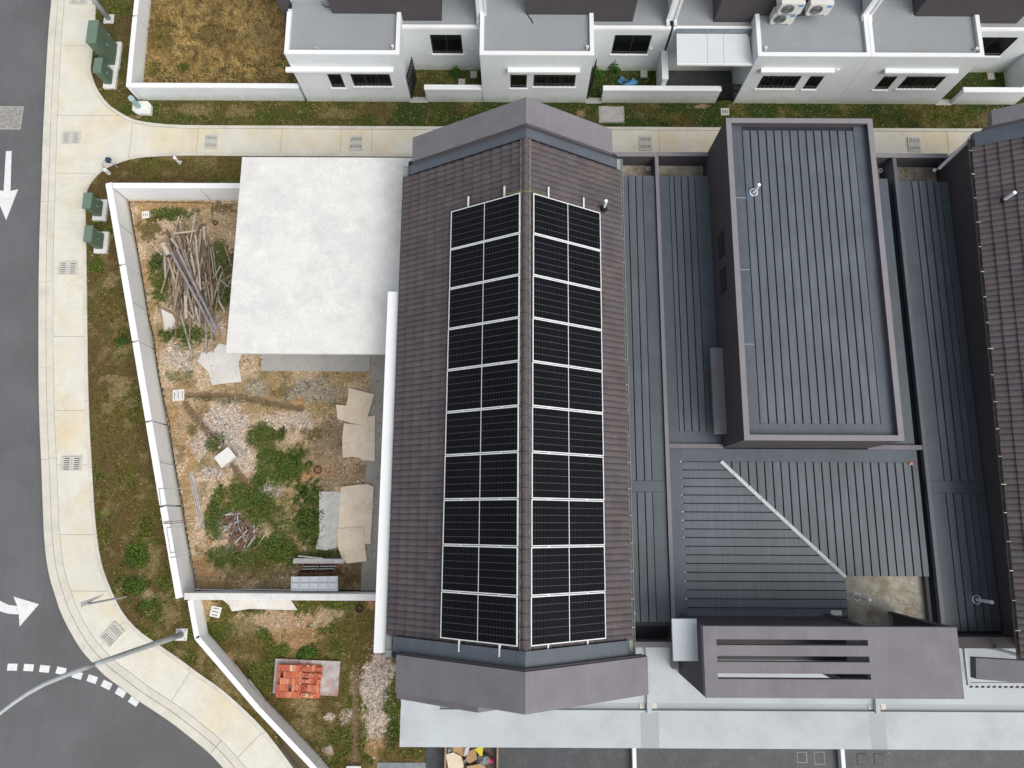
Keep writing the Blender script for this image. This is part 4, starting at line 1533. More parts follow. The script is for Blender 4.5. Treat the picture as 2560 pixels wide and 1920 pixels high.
# ridge caps
cap = MB()
n, m = 10, 2
vs, fs = [], []
for j, (yy, rr) in enumerate(((0, .115), (.06, .115), (.062, .098), (.36, .094))):
    for i in range(n + 1):
        a = math.pi * (-.08 + 1.16 * i / n)
        vs.append((math.cos(a) * rr * 1.05, -yy, math.sin(a) * rr - .03))
for j in range(3):
    for i in range(n):
        fs.append((j * (n + 1) + i, j * (n + 1) + i + 1, (j + 1) * (n + 1) + i + 1, (j + 1) * (n + 1) + i))
cap.add(vs, fs)
cme = cap.mesh('ridge_cap')
cme.materials.append(mat('ridge_tile', (.085, .07, .072), .65, .15, 3, .1, 25))
for p in cme.polygons:
    p.use_smooth = True
k = 0
y = YN + .1
while y > YS - .05:
    inst('ridge_cap', cme, ch, (RX, y, RZT + .055), (0, 0, random.uniform(-.012, .012)))
    y -= .297 * SCL
for s in (-1, 1):
    MB().box(RX + s * .125 - .03, RX + s * .125 + .03, YS, YN, RZT - .05, RZT + .0).build('ridge_mortar', mat('mortar', (.2, .19, .18), .9, .3, 9, .3, 40), ch)


def gable(root, name, m, ya, yb, zap, xl, xr, t, lift=0., slope=TAN, xc=RX):
    """two sloped panels meeting at the ridge line, between y=ya (north) and yb (south)"""
    zl, zr_ = zap - slope * (xc - xl), zap - slope * (xr - xc)
    MB().slab([(xl, yb, zl), (xc - .0015, yb, zap), (xc - .0015, ya, zap), (xl, ya, zl)], t).build(name, m, root)
    MB().slab([(xc + .0015, yb, zap), (xr, yb, zr_), (xr, ya, zr_), (xc + .0015, ya, zap)], t).build(name, m, root)


# north and south gable hoods with a stepped inner edge, flashings on the tiles
K_ = SCL
gable(ch, 'gable_hood', 'hood', 11.27 * K_, 10.52 * K_, hz_(8.62), -3.02 * K_, 2.88 * K_, .34)
gable(ch, 'hood_lip', 'char', 10.52 * K_, 10.47 * K_, hz_(8.57), -3.02 * K_, 2.88 * K_, .2)
gable(ch, 'flashing', 'flash', 10.47 * K_, 10.2 * K_, hz_(8.46), -3.12 * K_, 3.04 * K_, .05)
gable(ch, 'gable_hood', 'hood', -3.42 * K_, -4.34 * K_, hz_(8.62), -2.98 * K_, 3.53 * K_, .34)
gable(ch, 'hood_lip', 'char', -3.37 * K_, -3.42 * K_, hz_(8.57), -2.98 * K_, 3.4 * K_, .2)
gable(ch, 'flashing', 'flash', -3.0 * K_, -3.37 * K_, hz_(8.46), -3.12 * K_, 3.02 * K_, .05)
gable(ch, 'porch_gable_hood', 'hood', -3.95 * K_, -4.70 * K_, hz_(7.02), -3.08 * K_, 1.6 * K_, .3, xc=-.82 * K_)
# gutters
for s, x in ((-1, XL - .07), (1, XR + .07)):
    z = rz(x) - .10
    mb = MB()
    prof = [(-.1, .06), (-.085, .015), (-.05, -.01), (0, -.015), (.05, -.01), (.085, .015), (.1, .06)]
    y0, y1 = 10.62 * SCL, -3.62 * SCL
    vs = [(x + a, y0, z + b) for a, b in prof] + [(x + a, y1, z + b) for a, b in prof] + [(x + a * .9, y0, z + b + .008) for a, b in prof] + [(x + a * .9, y1, z + b + .008) for a, b in prof]
    k = len(prof)
    fs = [(i, i + 1, k + i + 1, k + i) for i in range(k - 1)] + [(2 * k + i + 1, 2 * k + i, 3 * k + i, 3 * k + i + 1) for i in range(k - 1)]
    fs += [(0, k, 3 * k, 2 * k), (k - 1, 3 * k - 1, 4 * k - 1, 2 * k - 1), tuple(range(k)), tuple(range(k, 2 * k))]
    gu = mb.add(vs, fs).build('gutter', 'gutter', ch)
    y = y0 - .4
    while y > y1:
        MB().box(x - .1, x + .1, y - .012, y + .012, z + .061, z + .07).build('gutter_bracket', 'steel', gu)
        y -= .78
    MB().box(x - s * .02 - .1, x - s * .02 + .1, y1, y0, z - .14, z - .07).build('fascia', 'hood', ch)
# white side ledge over the yard path
MB().box(-4.01, -3.2, -3.78, 7.22, 4.05, 4.19).build('side_ledge', 'cap', ch)
for y in (-3.3, 0.5, 4.0):
    MB().box(-3.45, -3.201, y - .1, y + .1, 3.7, 4.049).build('ledge_bracket', 'white', ch)

# ------------------------------------------------------------------ metal decks
def pan(root, x0, x1, y0, y1, z, rib='y', zr=.03, m='metal'):
    """one roof sheet pan with an upstanding seam on its low-x (or high-y) side"""
    mb = MB().box(x0, x1, y0, y1, z - .03, z)
    if rib == 'y':
        mb.box(x0 + .001, x0 + .028, y0, y1, z, z + zr)
    else:
        mb.box(x0, x1, y1 - .028, y1 - .001, z, z + zr)
    return mb.build('metal_sheet', m, root)


GAP = .029


def deck_y(root, lines, ya, yb, z, m='metal'):
    for a, b in zip(lines, lines[1:]):
        pan(root, a + GAP / 2, b - GAP / 2, ya, yb, z, m=m)


DZ = 3.4
yb1a, yb1b = q('M', 100, 835, DZ).y, q('M', 100, 935, DZ).y
dk = MB().box(3.2, 4.84, -3.1, 11.66, DZ - .12, DZ - .04).build('deck', 'groove', ch)
L1 = [3.22, 3.455, 3.69, 3.935, 4.19, 4.43]
deck_y(dk, L1, yb1a, 11.68, DZ)
deck_y(dk, L1, -2.98, yb1b, DZ)
MB().box(3.2, 4.85, yb1b + .01, yb1a - .01, DZ - .03, DZ + .012).build('cross_flashing', 'flash', dk)
MB().box(4.44, 4.85, yb1a, 11.68, DZ - .03, DZ + .006).build('edge_flashing', 'flash', dk)
MB().box(4.44, 4.85, -2.98, yb1b, DZ - .03, DZ + .006).build('edge_flashing', 'flash', dk)
MB().box(3.06, 4.86, -3.6, 12.35, -.1, 2.83).build('rear_bay', 'char', ch)
MB().box(3.3, 4.86, 11.7, 12.36, 2.82, 2.84).build('well_floor', 'concstain', ch)
MB().box(3.3, 4.86, -3.5, -2.99, 2.6, 2.85).build('front_gutter', 'groove', ch)
MB().box(3.2, 4.86, 12.36, 12.5, 2.83, 3.5).build('rear_parapet', 'char', ch)
MB().box(3.2, 4.86, 12.35, 12.51, 3.5, 3.515).build('parapet_coping', 'coping', ch)
MB().box(3.2, 4.86, -3.72, -3.56, 2.83, 3.42).build('front_parapet', 'hood', ch)
p = q('C', 1180, 1460, 2.85)
MB().ring((p.x, p.y, 2.87), .06, .025, 16, 6).build('drain_ring', 'pvc', ch)
p = q('C', 1295, 1460, 2.85)

# ------------------------------------------------------------------ solar panels
pw, pl_, pt = 1.134 * SCL, 2.278 * SCL, .035


def panel_meshes():
    f = .026
    fr = MB()
    fr.box(0, pl_, 0, f, 0, pt).box(0, pl_, pw - f, pw, 0, pt).box(0, f, f, pw - f, 0, pt).box(pl_ - f, pl_, f, pw - f, 0, pt)
    bk = MB().box(f, pl_ - f, f, pw - f, .006, pt - .008)
    mid_ = MB().box(pl_ / 2 - .011, pl_ / 2 + .011, f, pw - f, pt - .008, pt - .005)
    ce = MB()
    ln = MB()
    hw = (pl_ - 2 * f - .022) / 2
    cwx, cwy = hw / 12, (pw - 2 * f) / 6
    for h in range(2):
        x0 = f if h == 0 else pl_ / 2 + .011
        for j in range(6):
            c, d = f + j * cwy + .0036, f + (j + 1) * cwy - .0036
            for i in range(12):
                a, b = x0 + i * cwx + .0012, x0 + (i + 1) * cwx - .0012
                ce.add([(a, c, pt - .0062), (b, c, pt - .0062), (b, d, pt - .0062), (a, d, pt - .0062)], [(0, 1, 2, 3)])
            ln.add([(x0, c, pt - .007), (x0 + hw, c, pt - .007), (x0 + hw, d, pt - .007), (x0, d, pt - .007)], [(0, 1, 2, 3)])
    cl = MB().box(-.02, .02, -.012, .012, pt, pt + .006)
    out = []
    for mb_, nm, m in ((fr, 'frame', 'alu'), (bk, 'backsheet', 'backsheet'), (mid_, 'centre_strip', 'busbar'), (ce, 'cells', 'cell'), (ln, 'cell_lines', 'cellline'), (cl, 'clamp', 'alu')):
        me = mb_.mesh(nm)
        me.materials.append(MT[m])
        out.append((nm, me))
    return out


pms = panel_meshes()
rown = ['topmost', 'second', 'third', 'fourth', 'fifth', 'sixth', 'seventh', 'eighth', 'ninth', 'bottom']
for side, (xr_, xe), zt_, cn, sk in ((-1, PX_L, hz_(8.335) + .06, 'left', .003), (1, PX_R, hz_(8.305) + .06, 'right', .0065)):
    vdir = Vector((side * CO, 0, -SI))
    nrm = Vector((side * SI, 0, CO))
    udir = nrm.cross(vdir)            # x = down the slope, y = udir, z = nrm
    M = Matrix((vdir, udir, nrm)).transposed()
    for i in range(10):
        yt = PY0 - i * 1.1527 * SCL
        sh = (i - 4.5) * -1.15 * SCL * sk
        y = yt if udir.y < 0 else yt - pw
        if i < 9:
            lb = '%s solar panel of the %s column, counted from the lane end' % (rown[i], cn) if i else 'solar panel at the lane end of the %s column' % cn
        else:
            lb = 'solar panel at the street end of the %s column' % cn
        base = Vector((xr_ + sh, y, zt_)) - nrm * pt
        pn = thing('solar_panel', base, lb, 'solar panel', 'solar panels on the tiled roof')
        pn.rotation_euler = M.to_euler()
        for nm, me in pms:
            if nm == 'clamp':
                if i < 9:
                    for v in (.52 * SCL, 1.72 * SCL):
                        o = bpy.data.objects.new(nm, me)
                        COL.objects.link(o)
                        o.parent = pn
                        o.location = (v, pw + .009 if udir.y < 0 else -.009, 0)
            else:
                o = bpy.data.objects.new(nm, me)
                COL.objects.link(o)
                o.parent = pn
                if nm in ('cells', 'cell_lines'):
                    o['kind'] = 'stuff'
    for v, wn in ((.52 * SCL, 'upper'), (1.72 * SCL, 'lower')):
        a = Vector((xr_, PY0 + .36, zt_)) + vdir * v - nrm * (pt + .022)
        b = Vector((xr_, PY1 - .30, zt_)) + vdir * v - nrm * (pt + .022)
        a.x += 5 * 1.15 * sk
        b.x -= 5 * 1.15 * sk
        rl = MB()
        rl.beam(a, b, .042, .042, nrm)
        rail = rl.build('mounting_rail', 'alu', None, '%s mounting rail under the %s column of solar panels' % (wn, cn), 'rail', 'rails under the solar panels')
        y = PY0 - .3
        while y > PY1:
            c = Vector((xr_, y, zt_)) + vdir * v - nrm * (pt + .043)
            MB().beam(c, c - nrm * .06, .05, .04, (0, 1, 0)).build('roof_hook', 'steel', rail)
            y -= 1.4
# earth cable over the ridge
pts = [at(960 + 1640 / 5.53, 220 + 1475 / 5.53, hz_(8.12)), at(960 + 1760 / 5.53, 220 + 1452 / 5.53, hz_(8.25)), at(960 + 1890 / 5.53, 220 + 1425 / 5.53, hz_(8.44)), at(960 + 1960 / 5.53, 220 + 1422 / 5.53, hz_(8.475)),
       at(960 + 2040 / 5.53, 220 + 1430 / 5.53, hz_(8.43)), at(1260 + 480 / 5.53, 220 + 1462 / 5.53, hz_(8.25)), at(1260 + 610 / 5.53, 220 + 1498 / 5.53, hz_(8.12))]
MB().tube(pts, .008, 5).build('earth_cable', mat('green_cable', (.2, .3, .06), .5), None, 'thin green earth cable crossing the ridge above the panels', 'cable')
# vent pipe through the tiles
def vent_pipe(p, top, r_, label, collar=True, group='white vent pipes on the roofs'):
    v = thing('vent_pipe', p, label, 'vent pipe', group)
    MB().tube([p, top], r_, 12).build('pipe', 'pvc', v, smooth=False)
    if collar:
        MB().tube([Vector(p) + Vector((0, 0, -.05)), Vector(p) + Vector((0, 0, .12))], r_ * 2.6, 14, r_ * 1.6).build('collar', 'rubber', v)
    else:
        MB().ring((p[0], p[1], p[2] + .01), r_ * 2.5, .018, 16, 5).build('sealant', 'cap', v)
    MB().tube([Vector(top), Vector(top) + Vector((0, 0, .02))], r_ * 1.15, 12).build('pipe_cap', 'cap', v)
    return v


p = q('G', 795, 140, rz(2.55) + .03)
vent_pipe(p, p + Vector((0, 0, .5)), .045, 'white vent pipe with black collar on the brown tiles right of the panels')

# ================================================================== MIDDLE HOUSE (dark metal roofs)
mh2 = thing('middle_house', (9, 5, 0), 'dark middle house with ribbed metal roofs, raised box roof and slotted front hood', 'house')
MB().box(4.98, 12.9, -2.9, 12.5, -.1, 2.82).build('wall', 'char', mh2)
MB().box(4.865, 4.975, -3.5, 12.36, 2.82, 3.50).build('party_wall', 'char', mh2)
MB().box(4.86, 4.98, -3.5, 12.36, 3.50, 3.515).build('party_coping', 'coping', mh2)
MB().box(4.98, 6.69, 12.36, 12.5, 2.82, 3.5).build('rear_parapet', 'char', mh2)
MB().box(4.87, 6.69, 12.365, 12.51, 3.516, 3.53).build('parapet_coping', 'coping', mh2)
MB().box(4.98, 6.69, 11.7, 12.36, 2.825, 2.84).build('well_floor', 'concstain', mh2)
p = q('C', 1290, 1458, 2.85)
MB().ring((5.06, p.y, 2.87), .06, .025, 16, 6).build('drain_ring', 'pvc', mh2)
ye = q('M', 450, 405, DZ).y
d2 = MB().box(4.98, 6.69, 2.45, 11.66, DZ - .12, DZ - .04).build('deck', 'groove', mh2)
deck_y(d2, [5.345, 5.515, 5.755, 5.99, 6.225], ye, 11.68, DZ)
MB().box(4.985, 5.34, ye, 11.68, DZ - .03, DZ + .006).build('edge_flashing', 'flash', d2)
MB().box(6.235, 6.695, ye, 11.68, DZ - .03, DZ + .006).build('edge_flashing', 'flash', d2)
MB().box(4.985, 6.695, 2.46, ye - .004, DZ - .03, DZ + .009).build('end_flashing', 'flash', d2)
MB().box(4.99, 6.72, 2.31, 2.45, 2.9, 3.50).build('cross_parapet', 'hood', mh2)
# tower
T0, T1, T2, T3, TZ = 6.70, 11.31, 2.335, 12.53, 5.6
ts = .16
tw = thing('x', (0, 0, 0), '', '') if False else None
mb = MB().box(T0, T0 + ts, T2 + ts, T3 - ts, 2.8, TZ - .012).box(T1 - ts, T1, T2 + ts, T3 - ts, 2.8, TZ - .012)
mb.box(T0, T1, T2, T2 + ts, 2.8, TZ - .012).box(T0, T1, T3 - ts, T3, 2.8, TZ - .012)
box_ = mb.build('box_storey', 'char', mh2)
for b in ((T0 - .005, T0 + ts, T2 + ts, T3 - ts), (T1 - ts, T1 + .005, T2 + ts, T3 - ts), (T0 - .005, T1 + .005, T2 - .005, T2 + ts), (T0 - .005, T1 + .005, T3 - ts, T3 + .005)):
    MB().box(*b, TZ - .012, TZ).build('parapet_coping', 'coping', box_)
tz = TZ - .20
tx0, tx1 = q('C', 1985, 1135, tz).x, q('D', 735, 1135, tz).x
tyN, tyS = q('D', 400, 1130, tz).y, q('M', 1500, 343, tz).y
td = MB().box(T0 + ts, T1 - ts, T2 + ts, T3 - ts, tz - .14, tz - .045).build('deck', 'groove', mh2)
nl = 14
deck_y(td, [tx0 + (tx1 - tx0) * i / nl for i in range(nl + 1)], tyS, tyN, tz)
MB().box(T0 + ts, tx0 - .006, tyS, T3 - ts, tz - .04, tz + .008).build('edge_flashing', 'flash', td)
MB().box(tx1 + .006, T1 - ts, tyS, T3 - ts, tz - .04, tz + .008).build('edge_flashing', 'flash', td)
MB().box(T0 + ts, T1 - ts, T2 + ts, tyS - .004, tz - .04, tz + .012).build('end_flashing', 'flash', td)
MB().box(tx0, tx1, tyN + .004, T3 - ts, tz - .1, tz - .06).build('rear_gutter', 'steel', td)
# sealant joints on the left flashing
for t, x, y in (('G', 1965, 52), ('G', 2010, 672), ('G', 2050, 1315)):
    p = q(t, x, y, tz)
    MB().box(T0 + ts + .02, tx0 - .02, p.y - .006, p.y + .006, tz, tz + .014).build('sealant_line', 'porch', td)
# small windows and a ledge on the west side of the box
for t, y0, y1 in (('G', 370, 575), ('G', 675, 880)):
    a, b = q(t, 1755, y0, 4.3), q(t, 1770, y1, 4.3)
    wn_ = MB().box(T0 - .012, T0 + .02, b.y, a.y, 4.15, 4.75).build('window', 'frame', box_)
    MB().box(T0 - .016, T0 - .008, b.y + .05, a.y - .05, 4.2, 4.7).build('pane', 'glass', wn_)
a, b = q('G', 1765, 1345, 4.0), q('M', 780, 430, 4.0)
MB().box(6.31, T0 - .006, b.y, a.y, 3.86, 4.0).build('window_ledge', 'hood', box_)
vp = q('C', 2090, 1659 - 6, tz)
p = at(1884, 481, tz)
vent_pipe(p, p + Vector((0, 0, .5)), .045, 'white vent pipe with white sealant beside a blue mark on the box roof', False)
bp = MB()
for i in range(9):
    a = random.uniform(0, 6.28)
    c = at(1868 + random.uniform(-7, 7), 489 + random.uniform(-8, 8), tz + .012)
    c2 = c + Vector((math.cos(a) * .07, math.sin(a) * .07, 0))
    bp.beam(c, c2, .014, .002)
bp.build('paint_mark', 'bluepaint', None, 'blue paint scribble next to the vent pipe on the box roof', 'paint mark')

# strip right of the box
xs_ = [q('I', 975, 0, DZ).x, q('I', 1085, 0, DZ).x]
d3 = MB().box(11.32, 12.86, 2.3, 11.6, DZ - .12, DZ - .04).build('deck', 'groove', mh2)
sx = q('I', 1080, 830, DZ).x
deck_y(d3, [11.33, 11.57, 11.81, 12.05], 2.5, 11.62, DZ)
MB().box(12.06, 12.84, 2.5, 11.62, DZ - .03, DZ + .006).build('edge_flashing', 'flash', d3)
MB().box(11.32, 12.84, 2.47, 2.495, DZ - .03, DZ + .012).build('end_flashing', 'flash', d3)
MB().box(11.3, 13.02, 2.30, 2.44, 2.9, 3.50).build('cross_parapet', 'hood', mh2)
MB().box(11.32, 12.9, 12.36, 12.5, 2.82, 3.5).build('rear_parapet', 'char', mh2)
MB().box(11.32, 13.0, 12.35, 12.51, 3.5, 3.515).build('parapet_coping', 'coping', mh2)
MB().box(11.32, 12.9, 11.64, 12.36, 2.825, 2.84).build('well_floor', 'concstain', mh2)
p = q('D', 968, 1475, 2.85)
MB().ring((p.x, p.y, 2.87), .065, .028, 16, 6).build('drain_ring', 'pvc', mh2)

# hipped deck in front
HZ = 3.42
hx0, hx1 = 5.36, 12.68
hy1 = 1.89
d4 = MB().prism([(4.99, 2.3), (12.86, 2.3), (12.86, -1.6), (10.28, -1.6), (10.28, -2.86), (4.99, -2.86)], HZ - .12, HZ - .04).build('hip_deck', 'groove', mh2)
MB().box(4.985, hx0 - .005, -2.86, 2.305, HZ - .03, HZ + .012).build('edge_flashing', 'flash', d4)
MB().box(hx0 - .004, 12.86, hy1 + .006, 2.302, HZ - .03, HZ + .009).build('top_flashing', 'flash', d4)
MB().box(hx1 + .008, 12.86, -1.6, hy1, HZ - .03, HZ + .006).build('edge_flashing', 'flash', d4)


def hipx(y):
    return 6.63 + (1.88 - y) * (3.6 / 3.49)


def hipy(x):
    return 1.88 - (x - 6.63) * (3.49 / 3.6)


pit = .2615
y = hy1
while y > -2.8:
    y2 = max(y - pit, -2.86)
    ya_, yb_ = y - GAP / 2, y2 + GAP / 2
    if ya_ > -1.6:
        poly = [(hx0, ya_), (hipx(ya_), ya_), (min(hipx(yb_), 10.27), yb_), (hx0, yb_)]
    else:
        poly = [(hx0, ya_), (10.27, ya_), (10.27, yb_), (hx0, yb_)]
    mb = MB().prism(poly, HZ - .03, HZ)
    mb.prism([(hx0, ya_ - .001), (poly[1][0], ya_ - .001), (poly[1][0] + .0, ya_ - .028), (hx0, ya_ - .028)], HZ, HZ + .03)
    mb.build('metal_sheet', 'metal', d4)
    y = y2
pit = .2585
x = q('M', 720, 672, HZ).x
while x < hx1 - .05:
    x2 = min(x + pit, hx1)
    a_, b_ = x + GAP / 2, x2 - GAP / 2
    yl_, yr_ = max(hipy(a_), -1.6), max(hipy(b_), -1.6)
    mb = MB().prism([(a_, hy1), (b_, hy1), (b_, yr_), (a_, yl_)], HZ - .03, HZ + .0005)
    mb.prism([(a_ + .001, hy1), (a_ + .028, hy1), (a_ + .028, yl_), (a_ + .001, yl_)], HZ, HZ + .03)
    mb.build('metal_sheet', 'metal', d4)
    x = x2
hp = [(6.63 + (10.27 - 6.63) * i / 9, 1.9 + (-1.63 - 1.9) * i / 9) for i in range(10)]
for (xa, ya), (xb, yb) in zip(hp, hp[1:]):
    d = Vector((xb - xa, yb - ya, 0)).normalized() * .008
    mb = MB()
    for s in (-1, 1):
        nn_ = Vector((-d.y, d.x, 0)).normalized()
        a3_, b3_ = Vector((xa, ya, HZ + .075)) - d, Vector((xb, yb, HZ + .062)) + d
        mb.add([a3_, b3_, b3_ + nn_ * s * .055 - Vector((0, 0, .04)), a3_ + nn_ * s * .055 - Vector((0, 0, .04))], [(0, 1, 2, 3) if s < 0 else (3, 2, 1, 0)])
    mb.build('hip_cap', 'pvc', d4)
# pink scrap and flakes
p = q('N', 1230, 690, HZ)
MB().box(p.x - .06, p.x + .06, p.y - .04, p.y + .04, HZ + .03, HZ + .045).build('brick_chip', MT['brick'][2], None, 'small pink chip at the corner of the ribbed front roof', 'chip')
# concrete well with a pipe
wz = 3.1
MB().box(10.30, 12.86, -3.6, -1.62, wz - .2, wz).build('well_slab', 'concstain', mh2)
MB().box(12.80, 12.9, -3.6, 2.3, 2.8, 3.30).build('side_parapet', 'char', mh2)
p = q('S', 770, 180, wz)
t_ = q('S', 915, 190, wz + .62)
vent_pipe(Vector((p.x, p.y, wz)), Vector((p.x, p.y, wz)) + Vector((0.02, -.01, .75)), .045, 'white vent pipe on the stained concrete well of the front roof', False)
for (t, a, b) in (('S', (560, 345), (860, 435)), ('S', (1172, 340), (1565, 432))):
    p0, p1 = q(t, *a, 4.0), q(t, *b, 4.9)
    MB().add([(p0.x, p0.y, 2.9), (p0.x, p0.y, 3.75), (p0.x, -2.74, 5.7), (p0.x, -2.74, 2.9), (p0.x + .12, p0.y, 2.9), (p0.x + .12, p0.y, 3.75), (p0.x + .12, -2.74, 5.7), (p0.x + .12, -2.74, 2.9)],
             [(3, 2, 1, 0), (4, 5, 6, 7), (0, 1, 5, 4), (1, 2, 6, 5), (2, 3, 7, 6), (3, 0, 4, 7)]).build('roof_fin', 'char', mh2)
p = q('R', 1700, 320, 3.5)
MB().box(p.x - .16, p.x + .16, p.y - .07, p.y + .07, HZ - .1, HZ + .06).build('mortar_patch', 'slabwhite', mh2)
# slotted front hood
FX0, FX1, FY0, FY1, FZ = 5.13, 11.93, -4.53, -2.73, 6.1
sl = [(-3.21, -3.06), (-3.63, -3.48), (-4.06, -3.92)]
mb = MB()
ycuts = [FY0, -4.06, -3.92, -3.63, -3.48, -3.21, -3.06, FY1]
for i in range(0, 7):
    ya, yb = ycuts[i], ycuts[i + 1]
    if i % 2 == 0:
        mb.box(FX0, 9.52, ya, yb, FZ - .22, FZ)
    else:
        mb.box(FX0, 5.475, ya, yb, FZ - .22, FZ)
mb.box(9.52, FX1, FY0, FY1, FZ - .22, FZ)
hood_ = mb.build('front_hood', 'hood', mh2)
MB().box(FX0, FX0 + .15, FY0, FY1, 3.0, FZ - .221).build('hood_side_wall', 'char', mh2)
MB().box(FX1 - .15, FX1, FY0, FY1, 3.0, FZ - .221).build('hood_side_wall', 'char', mh2)
MB().box(9.3, FX1 - .151, FY0 + .1, FY0 + .25, 3.0, FZ - .221).build('hood_front_wall', 'char', mh2)
MB().box(FX0 + .151, 9.8, -2.95, -2.80, 3.0, 5.4).build('front_room_wall', 'char', mh2)
MB().box(FX0 + .151, 10.27, -4.12, -2.951, 3.06, 3.1).build('slot_shade_sheet', 'char', mh2)  # dark sheet added over the porch slab so the hood slots look shaded
# pale ledge left of the hood
a, b = q('R', 275, 370, 5.5), q('R', 440, 735, 5.5)
MB().box(a.x, FX0 - .006, b.y, a.y, 5.40, 5.5).build('unit_ledge', 'porch', mh2)
MB().box(4.88, 5.0, -4.35, -3.52, 2.9, 3.35).build('party_stub', 'hood', mh2)

# ================================================================== PORCH ROOF AND FLOOR
pc = thing('porch_roof', (8, -5, 0), 'long pale grey flat porch slab in front of the houses', 'porch roof')
PZ = 3.05
PY2 = -6.65
ych0, ych1 = q('R', 600, 1098, PZ).y, q('R', 600, 1165, PZ).y
MB().box(-3.33, 22, PY2, ych1, PZ - .16, PZ).build('slab', 'porch', pc)
MB().box(-3.33, 22, ych0 + .0, -3.62, PZ - .16, PZ + .01).build('slab', 'porch', pc)
MB().box(-3.33, 22, ych1 + .001, ych0 - .001, PZ - .2, PZ - .075).build('channel', 'porchdark', pc)
MB().box(-3.325, -2.15, ych1 + .002, ych0 - .002, PZ - .19, PZ + .002).build('channel_end', 'porch', pc)
for t, x0, x1 in (('R', 62, 103), ('S', 930, 972)):
    a, b = q(t, x0, 1120, PZ + .1), q(t, x1, 1180, PZ + .1)
    MB().box(a.x, b.x, b.y - .03, -3.65, PZ - .1, PZ + .12).build('upstand', 'porch', pc)
for t, x0, x1 in (('R', 5, 170), ('S', 875, 1035)):
    a, b = q(t, x0, 1190, PZ), q(t, x1, 1500, PZ)
    MB().box(a.x, b.x, PY2 + .003, ych1 - .06, PZ - .02, PZ + .004).build('darker_patch', 'porchdark', pc)
for t, x, y in (('R', 18, 1122), ('R', 125, 1122), ('R', 1997, 1130), ('S', 998, 1130), ('Q', 368, 1113)):
    p = q(t, x, y, PZ - .05)
    o = MB().box(p.x - .07, p.x + .07, p.y - .075, p.y + .075, PZ - .08, PZ - .05).build('roof_drain', 'slabwhite', pc)
    MB().ring((p.x, p.y, PZ - .05), .035, .012, 12, 5).build('strainer', 'ply', o)
for x in (-3.0, 4.4, 11.2, 18):
    MB().box(x - .12, x + .12, PY2 + .15, PY2 + .4, 0, PZ - .16).build('column', 'white', pc)
    MB().box(x - .1, x + .1, -4.2, -3.95, 0, PZ - .2).build('column', 'white', pc)

x0 = q('Q', 362, 1600).x
fp = [(x0, -12), (22, -12), (22, -3.9), (-2.45, -3.9), (-2.45, -5.5), (x0, -6.0)]
MB().prism([(x0, -13), (22, -13), (22, -3.95), (x0, -3.95)], -.1, .03).build('porch_floor', 'porchfloor', kind='structure')
pb = q('P', 1600, 1610).to_2d()
MB().prism([(pb.x, pb.y), (x0 - .004, pb.y), (x0 - .004, -12), (pb.x, -12)], -.1, .025).build('path', mat('grey_path', (.24, .26, .27), .8, .2, 2, .1, 20), kind='structure')
for i, (t, xa, xb, lb) in enumerate((('Q', 2148, 2180, 'low white kerb wall dividing the dark porch floors, left one'), ('S', 632, 665, 'low white kerb wall dividing the dark porch floors, right one'))):
    a, b = q(t, xa, 1560, .3), q(t, xb, 1560, .3)
    kw = thing('porch_divider', (a.x, -8, 0), lb, 'divider wall')
    MB().box(a.x + .008, b.x - .008, -12, -4, .0, .27).build('wall_panel', 'white', kw)
    MB().box(a.x, b.x, -12, -4, .27, .30).build('coping', 'cap', kw)
for i, (t, x0_, y0_, x1_, y1_, lb) in enumerate((('R', 1355, 1520, 1447, 1615, 'left square floor hatch outlined in pale mortar left of the divider'), ('R', 1502, 1520, 1600, 1628, 'square floor hatch nearest the right divider, on its left'),
                                                 ('S', 765, 1535, 858, 1632, 'square floor hatch just right of the right divider'), ('S', 912, 1535, 1000, 1628, 'rightmost square floor hatch on the dark porch floor'))):
    a, b = q(t, x0_, y0_, .034), q(t, x1_, y1_, .034)
    fh = thing('floor_hatch', ((a.x + b.x) / 2, (a.y + b.y) / 2, .03), lb, 'floor hatch', 'floor hatches')
    MB().box(a.x, b.x, b.y, a.y, .028, .035).build('rim', MT['conc'] if i < 2 else MT['groove'], fh)
    MB().box(a.x + .018, b.x - .018, b.y + .018, a.y - .018, .03, .041).build('lid', 'porchfloor', fh)

# ================================================================== RIGHT HOUSE
rh = thing('side_house', (16.5, 4, 0), 'second brown tiled house cut off at the right edge', 'house')
ANG = -math.atan2(.45, 15.13)
E0 = 14.36
PVT = (14.36, -3.74)


def rr(x, y):
    d = Vector((x - PVT[0], y - PVT[1]))
    d.rotate(Matrix.Rotation(ANG, 2))
    return (PVT[0] + d.x, PVT[1] + d.y)


EZ = 4.96
nc = 12
rX, rZ = E0 + nc * TG * CO + .05, EZ + nc * TG * SI + .03
MB().box(14.95, 22, -3.6, 12.4, -.1, 4.7).build('wall', 'char', rh)
roof_r = MB().prism([rr(E0 + .1, -3.9), rr(22, -3.9), rr(22, 12.4), rr(E0 + .1, 12.4)], EZ - .3, EZ - .1).build('roof', 'groove', rh)
PARTMAX = 255
roof_tiles(roof_r, rX, rZ, 11.95, -3.7, -1, nc, None, ANG, PVT)
MB().add([(*rr(E0 + .02, 12.1), EZ - .1), (*rr(rX, 12.1), rZ - .1), (*rr(rX, -3.8), rZ - .1), (*rr(E0 + .02, -3.8), EZ - .1)], [(0, 3, 2, 1)]).build('roof_body', 'groove', rh)
